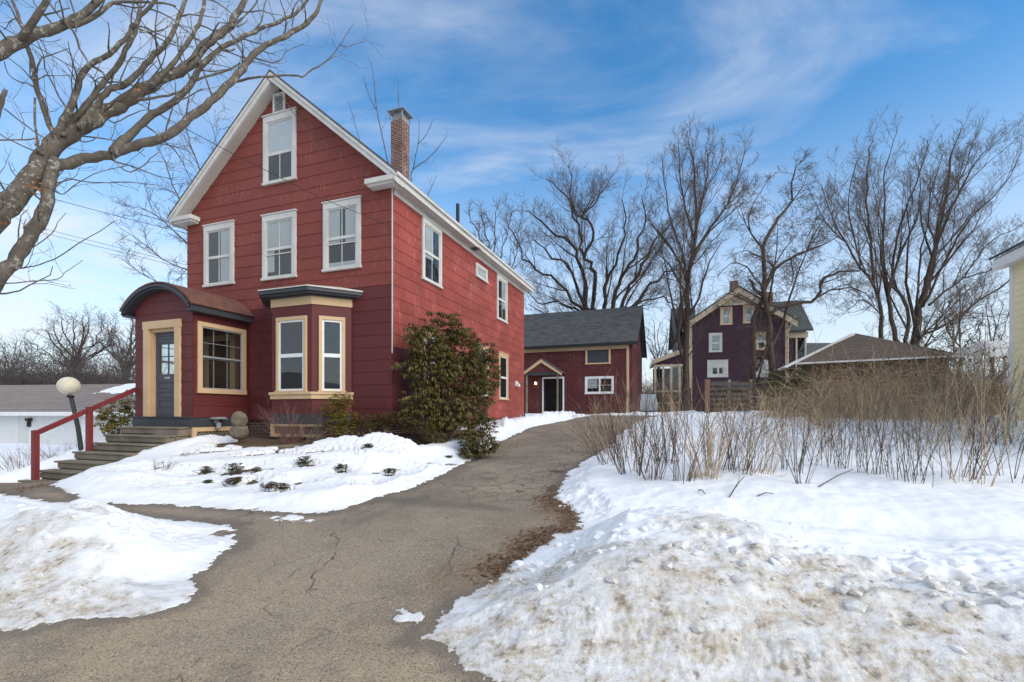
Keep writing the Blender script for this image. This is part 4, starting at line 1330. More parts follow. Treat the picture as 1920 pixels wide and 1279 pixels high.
o = MB().lathe([(.0, 0), (.06, .02), (.07, .08), (.03, .14), (.0, .15)], lx, -.09, 10).build('porch_light', M_LAMPLIT, barn, loc=(0, 0, lz - .07))
mb = MB(); window(barn, ((w1[0] + w1[1]) / 2, 0, wz0), 0, w1[1] - w1[0], wz1 - wz0, cw=.09, head=.09, sillh=.09, casing=M_VINYL, sash=M_VINYL, sw=.05, munt=((0, 1), (0, 1)), sideways=True, cap=False, curtain=(0, .42, .3, 1), label='white double window beside the barn door')
window(barn, ((w2[0] + w2[1]) / 2, 0, vz0), 0, w2[1] - w2[0], vz1 - vz0, cw=.11, head=.04, sillh=.08, casing=M_CREAM, sash=M_GREY, sw=.02, split=1, cap=False, dark=M_GREY, boarded=True, label='dark boarded window under the barn eave', name='loft_window')

# ------------------------------------------------------------------ white garage on the left
GM = empty('white_garage', (-17.3, 21.0, -.75), math.radians(-8))
tag(GM, 'long white garage with a brown shingle roof patched with snow, left behind the lamp', 'garage')
GWd, GDp, GHt = 13.0, 7.6, 2.22
MB().box(-GWd, 0, 0, GDp, -.6, GHt).build('garage_body', M_GARAGEWALL, GM)
clapboards('clapboard_siding', M_GARAGEWALL, GM, 0, GDp, .0, GHt + 1.2, .12, planes=[(-.36, 1, GHt + .05), (.36, 1, GHt + .05 + .36 * GDp)], rot=math.pi / 2, t1=.014)
MB().prism([(0, GHt), (GDp, GHt), (GDp / 2, GHt + 1.33)], -.03, .0, 'x').build('gable_end', M_GARAGEWALL, GM)
for ya, yb in ((-.42, GDp / 2), (GDp + .42, GDp / 2)):
    k = GHt + .02
    MB().prism([(ya, k), (yb, k + 1.50), (yb, k + 1.56), (ya, k + .07)], -GWd, .36, 'x').build('roof_slope', M_ROOFTAUPE, GM)
    MB().prism([(ya, k - .16), (yb, k + 1.34), (yb, k + 1.52), (ya, k + .03)], .33, .40, 'x').build('rake_board', M_VINYL, GM)
MB().box(-GWd, .36, -.50, -.42, GHt - .10, GHt + .07).build('gutter', M_VINYL, GM)
MB().box(-GWd, 0, -.42, -.01, GHt - .12, GHt - .08).build('eave_soffit', M_VINYL, GM)
for x in (-.62, -.35): MB().box(x, x + .09, -.03, -.0, -.3, GHt - .1).build('trim_board', M_VINYL, GM)
for x in (-5.0, -2.2, -8.4, -11): MB().box(x, x + .22, -.04, -.0, -.3, GHt - .1).build('trim_board', M_VINYL, GM)
for x in (-4.78, -8.18): MB().box(x, x + 2.55, -.02, -.0, -.3, GHt - .12).build('garage_door', plain('garage_door_white', (.66, .67, .66), .5), GM)
mb = MB(); mb.box(-5.02, -4.80, -.20, -.04, GHt - .34, GHt - .22); mb.box(-4.96, -4.86, -.17, -.07, GHt - .62, GHt - .34)
mb.build('lantern', M_BLACK, GM)
window(GM, (0, 2.4, 1.0), math.pi / 2, .9, .75, cw=.07, head=.07, sillh=.06, split=1, cap=False, casing=M_VINYL, sash=M_VINYL, label='small dark window in the garage gable')
sl_ = 1.50 / (GDp / 2 + .42)
def roof_snow(x0, x1, s0, s1, seed):
    nx, ny = 40, 24
    u, v_ = np.meshgrid(np.linspace(0, 1, nx), np.linspace(0, 1, ny), indexing='ij')
    x = x0 + (x1 - x0) * u; y = -.42 + (s0 + (s1 - s0) * v_)
    e = np.minimum(np.minimum(u, 1 - u) * 5, np.minimum(v_ * 3 - (.9 - u * .9), (1 - v_) * 6 + .5)) + .9 * fbm(x, y, .9, 3, seed)
    t = np.clip(e, -.3, .8) * .08
    z = GHt + .09 + (y + .42) * sl_ + t
    i = np.arange(nx - 1)[:, None]; j = np.arange(ny - 1)[None]
    q = np.stack([i * ny + j, (i + 1) * ny + j, (i + 1) * ny + j + 1, i * ny + j + 1], -1).reshape(-1, 4)
    q = q[(e.ravel()[q].max(1) > 0)]
    V, q, at = compact(np.stack([x.ravel(), y.ravel(), z.ravel()], 1), q, dict(dirt=np.zeros(nx * ny)))
    return link('roof_snow', np_mesh('roof_snow', V, quads=q, smooth=True, attrs=at), M_SNOW, GM)
roof_snow(-4.2, .2, 2.2, 4.15, 3.0)
roof_snow(-13, -9.2, .6, 1.6, 9.0)

# ------------------------------------------------------------------ the plum house far behind
PD = 40.0
ph0 = P(1292, 770, PD)
PA = math.radians(14)
PCs, PSn = math.cos(PA), math.sin(PA)
ph = empty('plum_house', (ph0.x, ph0.y, 1.30), -PA)
tag(ph, 'dark plum clapboard house with cream trim and grey gabled roofs behind bare trees', 'house')
k = PD / FPX


def px_(px, py, y=0.0):
    """local x, z on the plum house's front (or a plane y behind it) from a point of the picture"""
    r = (px - CXP) / FPX
    x = (r * (ph0.y + y * PCs) - ph0.x - y * PSn) / (PCs + r * PSn)
    return x, (HYP - py) / FPX * (ph0.y - x * PSn + y * PCs) + .2


W_ = px_(1478, 700)[0]
EZ = px_(1385, 607)[1]
AZ = px_(1385, 548)[1]
MB().box(0, W_, 0, 9, -.5, EZ).build('house_body', M_PLUM, ph)
xm_ = W_ / 2
sp_ = (AZ - EZ) / xm_
gp = [(-sp_, 1, EZ), (sp_, 1, EZ + sp_ * W_)]
MB().prism([(0, EZ), (W_, EZ), (xm_, AZ)], -.0, .4).build('gable_wall', M_PLUM, ph)
HWN = [((1329, 661), (1354, 624)), ((1416, 657), (1439, 622)), ((1350, 610), (1373, 575)), ((1393, 607), (1416, 572))]
LWN = [((1326, 708), (1365, 675)), ((1415, 708), (1442, 675))]
hl = []
for a, b in HWN + LWN:
    x0, z0 = px_(*a); x1, z1 = px_(*b); hl.append((x0, x1, z0, z1))
clapboards('clapboard_siding', M_PLUM, ph, 0, W_, 0, AZ, .15, [ins(h) for h in hl], gp, t1=.035)
for i, h in enumerate(hl):
    if i < 4: window(ph, ((h[0] + h[1]) / 2, 0, h[2]), 0, h[1] - h[0], h[3] - h[2], casing=M_CREAM if i else M_WHITE, cw=.17, head=.2, sillh=.12, sw=.07, munt=(0, 0), curtain=(0, 1, .1, 1) if i != 1 else (0, 1, .55, 1), cap=False, label=['left window of the second floor of the plum house', 'right window of the second floor of the plum house', 'left attic window of the plum house', 'right attic window of the plum house'][i])
    else: window(ph, ((h[0] + h[1]) / 2, 0, h[2]), 0, h[1] - h[0], h[3] - h[2], casing=M_WHITE, cw=.34, head=.55, sillh=.22, sw=.08, munt=(0, 0), sideways=True, cap=True)
tzp = lambda x, dz: AZ + .45 - sp_ * abs(x - xm_) + dz
for s in (-1, 1):
    xe = xm_ + s * (xm_ + .55)
    MB().prism([(xm_, tzp(xm_, 0)), (xe, tzp(xe, 0)), (xe, tzp(xe, -.12)), (xm_, tzp(xm_, -.12))], -.55, 9.2).build('roof_slope', M_ROOFGREEN, ph)
    MB().prism([(xm_, tzp(xm_, -.12)), (xe, tzp(xe, -.12)), (xe, tzp(xe, -.62)), (xm_, tzp(xm_, -.62))], -.5, -.42).build('rake_board', M_CREAMPALE, ph)
    MB().prism([(xm_, tzp(xm_, -.45)), (xe, tzp(xe, -.45)), (xe, tzp(xe, -.52)), (xm_, tzp(xm_, -.52))], -.42, .0).build('rake_soffit', M_CREAMPALE, ph)
MB().prism([(xm_ - 1.35, tzp(xm_ - 1.35, -.6)), (xm_ + 1.35, tzp(xm_ + 1.35, -.6)), (xm_, tzp(xm_, -.6))], -.12, -.02).build('gable_panel', M_CREAMPALE, ph)
for x in (-.02, W_ - .24): MB().box(x, x + .26, -.05, -.0, 0, EZ - .05).build('corner_board', M_CREAMPALE, ph)
# cross wings
for x0, x1, zt_, ze, nm in ((px_(1258, 0, 6)[0], 1.2, px_(1280, 577, 6)[1], px_(1270, 634, 3)[1], 'l'), (W_ - .8, px_(1500, 0, 6)[0], px_(1480, 564, 6)[1], px_(1490, 617, 3)[1], 'r')):
    MB().box(x0 + .4, x1 - .4, 3.2, 9, 0, ze).build('wing_wall', M_PLUM, ph)
    MB().prism([(2.7, ze - .1), (6.1, zt_), (9.5, ze - .1), (9.5, ze - .25), (6.1, zt_ - .2), (2.7, ze - .25)], x0, x1, 'x').build('wing_roof', M_ROOFGREEN, ph)
    MB().box(x0 + .3, x1 - .3, 3.05, 3.2, ze - .75, ze - .26).build('wing_cornice', M_CREAMPALE, ph)
    xa = x0 + .55 if nm == 'l' else x1 - 1.25
    mb = MB()
    for q in (0, .7): mb.box(xa + q, xa + q + .14, 3.1, 3.2, ze - 2.9, ze - .75)
    mb.box(xa, xa + .84, 3.09, 3.2, ze - 3.0, ze - 2.85)
    wf = mb.build('wing_window', M_CREAMPALE, ph)
    MB().box(xa + .14, xa + .7, 3.15, 3.18, ze - 2.85, ze - .75).build('pane', M_GLASS, wf)
    MB().box(xa + .14, xa + .7, 3.19, 3.198, ze - 2.85, ze - .75).build('dark_backing', M_DARKROOM, wf)
for (x, y, z0, z1) in ((px_(1376, 0, 5)[0], 5, AZ - .5, px_(1376, 528, 5)[1]), (px_(1441, 0, 6)[0], 6, AZ - 2.5, px_(1441, 549, 6)[1])):
    MB().box(x - .32, x + .32, y - .3, y + .3, z0, z1).build('chimney', M_BRICK, ph)
t = Tubes(); t.add([(W_ + .35, -.5, EZ + .35), (W_ - .1, -.2, EZ - .9), (W_ - .1, -.15, .3)], [.06, .06, .06], 6)
t.build('downpipe', M_CREAMPALE, ph)
# glazed porch
x0, zq = px_(1226, 682); x1 = -.05
pm = MB().prism([(x0 - .2, zq - .1), (x1, zq + .95), (x1, zq + 1.35), (x0 - .2, zq + .25)], -.6, 4).build('porch_roof', M_CREAMPALE, ph)
MB().box(x0 + .1, x1, -.3, 3.9, -.4, .0).build('porch_floor', M_CREAMPALE, ph)
MB().prism([(x0 + .1, zq - .12), (x1, zq - .12), (x1, zq + .85), (x0 + .1, zq + .0)], -.28, -.2).build('porch_pediment', M_PLUM, ph)
hgt = zq - .1
for i in range(5):
    xx = x0 + (x1 - x0 - .18) * i / 4
    MB().box(xx, xx + .18, -.36, -.18, -.4, hgt).build('porch_post', M_CREAMPALE, ph)
for z in (.95, 1.95, hgt - .2): MB().box(x0 + .19, x1 - .01, -.33, -.22, z, z + .17).build('porch_rail', M_CREAMPALE, ph)
MB().box(x0 + .19, x1, -.25, -.22, 1.1, 1.95).build('porch_panel', M_PLUM, ph)
MB().box(x0 + .19, x1, -.28, -.265, 2.1, hgt - .2).build('pane', M_GLASS, ph)
MB().box(x0 + .1, x1, 3.8, 3.9, 0, hgt).build('porch_back_wall', M_PLUM, ph)
MB().box(x0 + .1, x0 + .2, -.2, 3.8, 0, 1.9).build('porch_end_wall', M_PLUM, ph)

# house roof showing far right of the plum house
fh0 = P(1500, 640, 62)
fh = empty('far_house', (fh0.x - 1.5, 62, 1.2), 0)
tag(fh, 'dark roofed house far off between the plum house and the brown garage', 'house')
zz = (HYP - 672) * 62 / FPX
MB().box(0, 9.5, 0, 7, -1, zz).build('house_body', M_PLUM, fh)
MB().prism([(-.4, zz), (3.5, (HYP - 640) * 62 / FPX + .6), (7.4, zz)], -.4, 9.8, 'x').build('roof', M_ROOFGREEN, fh)

# ------------------------------------------------------------------ brown hipped garage on the right
A_ = P(1494, 682, 23.0); B_ = P(1812, 665, 19.8)
zE = (A_.z + B_.z) / 2
ax = Vector((B_.x - A_.x, B_.y - A_.y, 0)); Lg = ax.length; ax.normalize(); nx_ = Vector((-ax.y, ax.x, 0))
gr = empty('brown_garage', (A_.x, A_.y, 1.25), math.atan2(ax.y, ax.x))
tag(gr, 'low garage with a brown hipped roof half buried in brown brush', 'garage')
zl = zE - 1.25
MB().box(.45, Lg - .45, .45, Lg - .45, -.4, zl - .05).build('garage_body', M_BROWNWOOD, gr)
mb = MB(); ap = (Lg * .42, Lg * .5, zl + 1.68)
for tri in (((0, 0), (Lg, 0)), ((Lg, 0), (Lg, Lg)), ((Lg, Lg), (0, Lg)), ((0, Lg), (0, 0))):
    mb.poly([(tri[0][0], tri[0][1], zl), (tri[1][0], tri[1][1], zl), ap], [(0, 1, 2)])
mb.poly([(0, 0, zl - .02), (Lg, 0, zl - .02), (Lg, Lg, zl - .02), (0, Lg, zl - .02)], [(0, 1, 2, 3)])
mb.build('hip_roof', M_ROOFBROWN, gr)
MB().box(-.03, Lg + .03, -.05, .0, zl - .06, zl + .02).build('eave_fascia', M_WHITE, gr)
MB().box(-.05, -.0, -.0, Lg, zl - .14, zl + .02).build('eave_fascia', M_WHITE, gr)
a, b = Vector((-.75, -.3, zl - .32)), Vector(ap)
o = MB().bar(a, a.lerp(b, .97), .20, .09).build('hip_snow', M_WHITE, gr)

# ------------------------------------------------------------------ yellow house at the right edge
yw = P(1897, 770, 12.0)
yX, yY = to_loc(yw.x, yw.y)
yh = hempty('yellow_house', yX, yY, .95)
tag(yh, 'pale yellow shingled house with white corner board cut off by the right edge', 'house')
YH = 4.35
MB().box(.001, 5, -7, -.001, -.5, YH + .1).build('house_body', M_YELLOW, yh)
for p, zf, rv in courses(.08, 3.2, 0, YH, [], exp=.165, wid=.42, rng=random.Random(4)):
    mb = MB(); shingle_poly(mb, p, zf, .165, rv, .005, .016); mb.build('shingle', M_YELLOW, yh, rot=(0, 0, -math.pi / 2))
MB().box(-.035, .09, -.10, .03, -.1, YH).build('corner_board', M_VINYL, yh)
MB().prism([(-.30, YH - .10), (-.27, YH + .20), (3, YH + 2.05), (3, YH + 1.85), (0, YH + .06), (0, YH - .06)], -7, .22).build('eave', M_VINYL, yh, bevel=.03)
MB().prism([(-.32, YH + .205), (3, YH + 2.10), (3, YH + 2.15), (-.34, YH + .25)], -7, .26).build('roof', M_SLATE, yh)

cp = P(1880, 660, 17)
cn = empty('porch_canopy', (cp.x, cp.y, .9), math.radians(-20))
tag(cn, 'white flat porch canopy on square posts beyond the yellow house', 'canopy')
zc_ = cp.z - .9
MB().box(-.7, 2.2, -.5, 1.6, zc_ + .1, zc_ + .34).build('canopy_roof', M_VINYL, cn, bevel=.02)
MB().prism([(-.55, zc_ - .2), (2.1, zc_ - .2), (2.1, zc_ + .1), (-.7, zc_ + .1)], -.45, -.35).build('canopy_beam', M_VINYL, cn)
for x, y in ((-.1, -.4), (1.9, -.4), (-.1, 1.4), (1.9, 1.4)): MB().box(x, x + .2, y, y + .2, -.4, zc_ + .1).build('post', M_VINYL, cn)
op = P(1856, 708, 18.5)
ot = empty('orange_tarp', (op.x, op.y, 1.0))
tag(ot, 'orange tarpaulin bundle standing beside the white canopy post', 'tarp')
mb = MB(); mb.prism([(-.45, -.4), (.45, -.4), (.42, 1.3), (.1, 1.75), (-.3, 1.6), (-.42, 1.1)], -.25, .25)
mb.build('tarp_sheet', plain('orange_tarp_cloth', (.42, .17, .05), .7), ot, bevel=.08)
MB().box(-.46, .46, -.27, .27, .7, .74).build('tie_band', M_BROWNWOOD, ot)

# ------------------------------------------------------------------ slatted wooden fence panel and shed by the plum house
fo = P(1328, 772, 24)
fe = empty('slatted_fence', (fo.x, fo.y, float(base_xy(fo.x, fo.y)) - .1), math.radians(-5))
tag(fe, 'weathered brown fence of horizontal slats with one orange post in the snow', 'fence')
M_PALLET = paint('brown_grey_wood', (.105, .082, .066), (.06, .048, .04), .7, 5, .85, None, 0, (.3, 3, 3), .15, .4)
mb = MB().box(-.16, .06, -.08, .1, -.2, 2.0); mb.build('post', paint('orange_post_wood', (.20, .115, .075), None, .3, 4), fe)
for x in (1.0, 2.05): MB().box(x, x + .12, .02, .12, -.2, 1.98).build('post', M_OLDWOOD, fe)
rg = random.Random(2)
for i in range(7):
    z = .12 + i * .26 + rg.uniform(-.03, .03)
    MB().box(.10, 2.15, -.02, .018, z, z + .15).build('slat', M_PALLET, fe, rot=(0, rg.uniform(-.012, .012), 0))
so_ = P(1358, 715, 28)
sh = empty('small_shed', (so_.x, so_.y, 1.2))
tag(sh, 'small low shed with a dark grey roof showing above the slatted fence', 'shed')
MB().box(0, 1.75, 0, 1.6, -.2, 1.75).build('shed_body', M_BROWNWOOD, sh)
MB().prism([(-.15, 1.72), (1.75, 2.2), (1.75, 2.3), (-.15, 1.82)], -.2, 1.7, 'x').build('shed_roof', plain('slate_shed_roof', (.075, .085, .09), .7), sh)
rock('shed_cover', (-.35, .2, 1.35), (.55, .4, .38), 3.0, plain('dark_tarp', (.035, .042, .045), .6), sh, 2)

# car just seen past the barn corner
co_ = P(1203, 740, 34)
cr = empty('parked_car', (co_.x, co_.y, 1.35), math.radians(80))
tag(cr, 'pale parked car just seen past the right corner of the barn', 'car')
mb = MB().prism([(-2.1, .3), (2.1, .3), (2.15, .75), (1.3, .92), (.75, 1.42), (-1.1, 1.45), (-1.75, .98), (-2.15, .9)], -.85, .85)
mb.build('body', plain('pale_car_paint', (.62, .66, .68), .25, .5), cr, bevel=.06)
for s in (-.852, .842): MB().prism([(-1.5, .98), (1.1, .95), (.7, 1.36), (-1.05, 1.38)], s, s + .01).build('side_window', M_DARKROOM, cr)
for x in (-1.3, 1.3):
    for y in (-.86, .68):
        mb = MB().lathe([(.0, 0), (.32, .0), (.33, .05), (.33, .15), (.0, .18)], 0, 0, 16)
        mb.build('wheel', M_BLACK, cr, loc=(x, y, .33), rot=(-math.pi / 2, 0, 0))

# ------------------------------------------------------------------ overhead wires
def wire(pts, r, lab):
    t = Tubes()
    P0 = [Vector(p) for p in pts]
    q = []
    for i in range(len(P0) - 1):
        for j in range(12):
            s = j / 12
            v = P0[i].lerp(P0[i + 1], s)
            q.append(v)
    q.append(P0[-1])
    t.add(q, [r] * len(q), 5)
    tag(t.build('overhead_wire', M_BLACK), lab, 'wire')
wire([P(-60, 14, 6.2), P(195, 160, 7.1), P(436, 288, 8.3), P(598, 370, 9.4), P(733, 424, 10.40)], .006, 'black service wire running down to the corner of the red house')
wire([P(-40, 330, 15), P(107, 375, 16), P(237, 410, 17), P(380, 445, 19)], .010, 'single wire passing low behind the foreground branches to the house')
wire([P(40, 418, 30), P(267, 476, 30), P(420, 515, 30)], .012, 'upper of two faint far wires left of the house')
wire([P(40, 427, 30), P(267, 483, 30), P(420, 522, 30)], .012, 'lower of two faint far wires left of the house')
# ------------------------------------------------------------------ trees
def rot_about(v, ax, a):
    return Matrix.Rotation(a, 3, ax) @ v


class Grower:
    def __init__(s, seed, minr=.004):
        s.r = random.Random(seed); s.limb = Tubes(); s.twig = Tubes(); s.minr = minr; s.n = 0; s.tips = []
    def resample(s, pts, rad, step):
        P0 = [Vector(p) for p in pts]
        # Catmull-Rom through the traced points
        o = []; q = []
        for i in range(len(P0) - 1):
            a = P0[max(i - 1, 0)]; b = P0[i]; c = P0[i + 1]; d = P0[min(i + 2, len(P0) - 1)]
            m = max(2, int((c - b).length / step))
            for j in range(m):
                t = j / m
                v = .5 * ((2 * b) + (c - a) * t + (2 * a - 5 * b + 4 * c - d) * t * t + (3 * b - a - 3 * c + d) * t ** 3)
                o.append(v); q.append(rad[i] + (rad[i + 1] - rad[i]) * t)
        o.append(P0[-1]); q.append(rad[-1])
        return o, q
    def put(s, pts, rad, sides):
        (s.limb if sides > 3 else s.twig).add(pts, rad, sides)
        s.n += 1
    def main(s, pts, rad, lv, cfg, step=.25, sides=8, jit=.0, nub=.0):
        o, q = s.resample(pts, rad, step)
        if jit:
            o = [v + Vector((s.r.gauss(0, jit), s.r.gauss(0, jit), s.r.gauss(0, jit))) * (1 if 0 < i < len(o) - 1 else 0) for i, v in enumerate(o)]
        T0 = (o[0] - o[1]).normalized()
        o = [o[0] + T0 * q[0] * .7, o[0] + T0 * q[0] * .35] + o; q = [q[0] * .25, q[0] * .8] + q
        if nub: q = [x * (1 + s.r.uniform(-nub, nub)) for x in q]
        s.put(o, q, sides)
        if cfg:
            if cfg.get('sis'): s.sisters(o, q, cfg)
            s.kids(o, q, lv, cfg)
    def sisters(s, o, q, cfg):
        r = s.r; n_ = len(o)
        for i in range(cfg.get('sis', 0)):
            t = r.uniform(.22, .72); j = int(t * (n_ - 2))
            rem = sum((o[k + 1] - o[k]).length for k in range(j, n_ - 1))
            T = (o[min(j + 3, n_ - 1)] - o[j]).normalized()
            per = T.cross(Vector((r.gauss(0, 1), r.gauss(0, 1), r.gauss(0, 1)))).normalized()
            a = math.radians(r.uniform(20, 38))
            d = (T * math.cos(a) + per * math.sin(a)).normalized()
            p = o[j].copy(); m = 9; L = rem * r.uniform(.5, .8); r0 = max(s.minr * 1.4, q[j] * .58)
            pts = [p]; rad = [r0]
            for k in range(m):
                d = (d + T * .06 + Vector((r.gauss(0, .09), r.gauss(0, .09), r.gauss(0, .09) + cfg['trop'] * .5))).normalized()
                p = p + d * L / m; pts.append(p.copy()); rad.append(r0 + (s.minr - r0) * ((k + 1) / m) ** .8)
            s.put(pts, rad, 5)
            s.kids(pts, rad, 0, cfg)
    def kids(s, o, q, lv, cfg, t0=None):
        if lv >= len(cfg['num']): return
        L = sum((o[i + 1] - o[i]).length for i in range(len(o) - 1))
        r = s.r
        k = cfg['num'][lv] * (L if cfg.get('per_m') and lv == 0 else 1)
        k = int(k) + (r.random() < k - int(k))
        ta = cfg.get('t0', .2) if t0 is None else t0
        for i in range(k):
            t = ta + (1 - ta) * ((i + r.random()) / k)
            f = t * (len(o) - 1); j = min(int(f), len(o) - 2); f -= j
            p = o[j].lerp(o[j + 1], f); rr = q[j] + (q[j + 1] - q[j]) * f
            T = (o[j + 1] - o[j]).normalized()
            per = T.cross(Vector((r.gauss(0, 1), r.gauss(0, 1), r.gauss(0, 1)))).normalized()
            a = math.radians(r.gauss(cfg['ang'][min(lv, len(cfg['ang']) - 1)], 10))
            dr = (T * math.cos(a) + per * math.sin(a) + Vector((0, 0, cfg['up'][min(lv, len(cfg['up']) - 1)]))).normalized()
            ln = cfg['len'][lv] * r.uniform(.45, 1.15) * (1.0 - cfg.get('tipshort', .45) * t)
            r0 = max(s.minr, min(rr * .62, cfg['rad'][lv]))
            s.grow(p, dr, ln, r0, lv + 1, cfg)
    def grow(s, p, dr, ln, r0, lv, cfg):
        r = s.r
        m = cfg['seg'][min(lv - 1, len(cfg['seg']) - 1)]
        wig = cfg['wig']
        pts = [p.copy()]; rad = [r0]
        st = ln / m
        r1 = max(s.minr * .55, r0 * .32)
        for i in range(m):
            dr = (dr + Vector((r.gauss(0, wig), r.gauss(0, wig), r.gauss(0, wig) + cfg['trop']))).normalized()
            p = p + dr * st
            pts.append(p.copy()); rad.append(r0 + (r1 - r0) * (i + 1) / m)
        s.put(pts, rad, 5 if r0 > .022 else 3)
        if lv >= len(cfg['num']): s.tips.append((pts[-1], dr))
        s.kids(pts, rad, lv, cfg, .15)
    def build(s, root, mat, twigmat=None):
        if s.limb.g: s.limb.build('trunk', mat, root, smooth=True)
        if s.twig.g: s.twig.build('crown', twigmat or mat, root)


def root_at(name, base, label, cat='tree', group=None):
    o = empty(name, (0, 0, 0))
    return tag(o, label, cat, group)


def traced(name, label, d, limbs, cfg, seed, mat, twigmat=None, minr=.008, spread=1.5, base=None, jit=.03, scale_w=.8, step=.6, sides=6, group=None):
    """limbs: (points of the picture, width at foot, width at tip)"""
    g = Grower(seed, minr); rg = random.Random(seed + 1)
    for pts, w0, w1 in limbs:
        off = rg.uniform(-spread, spread)
        m = len(pts); q = []; rd = []
        for i, (x, y) in enumerate(pts):
            t = i / (m - 1)
            dd = d + off * t ** 1.3
            q.append(P(x, y, dd)); rd.append(max(minr, (w0 + (w1 - w0) * t ** .85) * scale_w * dd / FPX / 2))
        g.main(q, rd, 0, cfg, step=step, sides=sides, jit=jit)
    if base:
        x, y, w = base
        b = P(x, y, d); gz_ = float(base_xy(b.x, b.y))
        q = [Vector((b.x, b.y, gz_ - .3)), Vector((b.x, b.y, gz_ + .5)), Vector((b.x, b.y, b.z))]
        ww = w * d / FPX / 2
        g.main(q, [ww * 1.35, ww * 1.08, ww], 0, None, step=.5, sides=10)
    o = root_at(name, None, label, group=group)
    g.build(o, mat, twigmat or (M_TWIGFAR if mat is not M_BARKGREY else None))
    return o


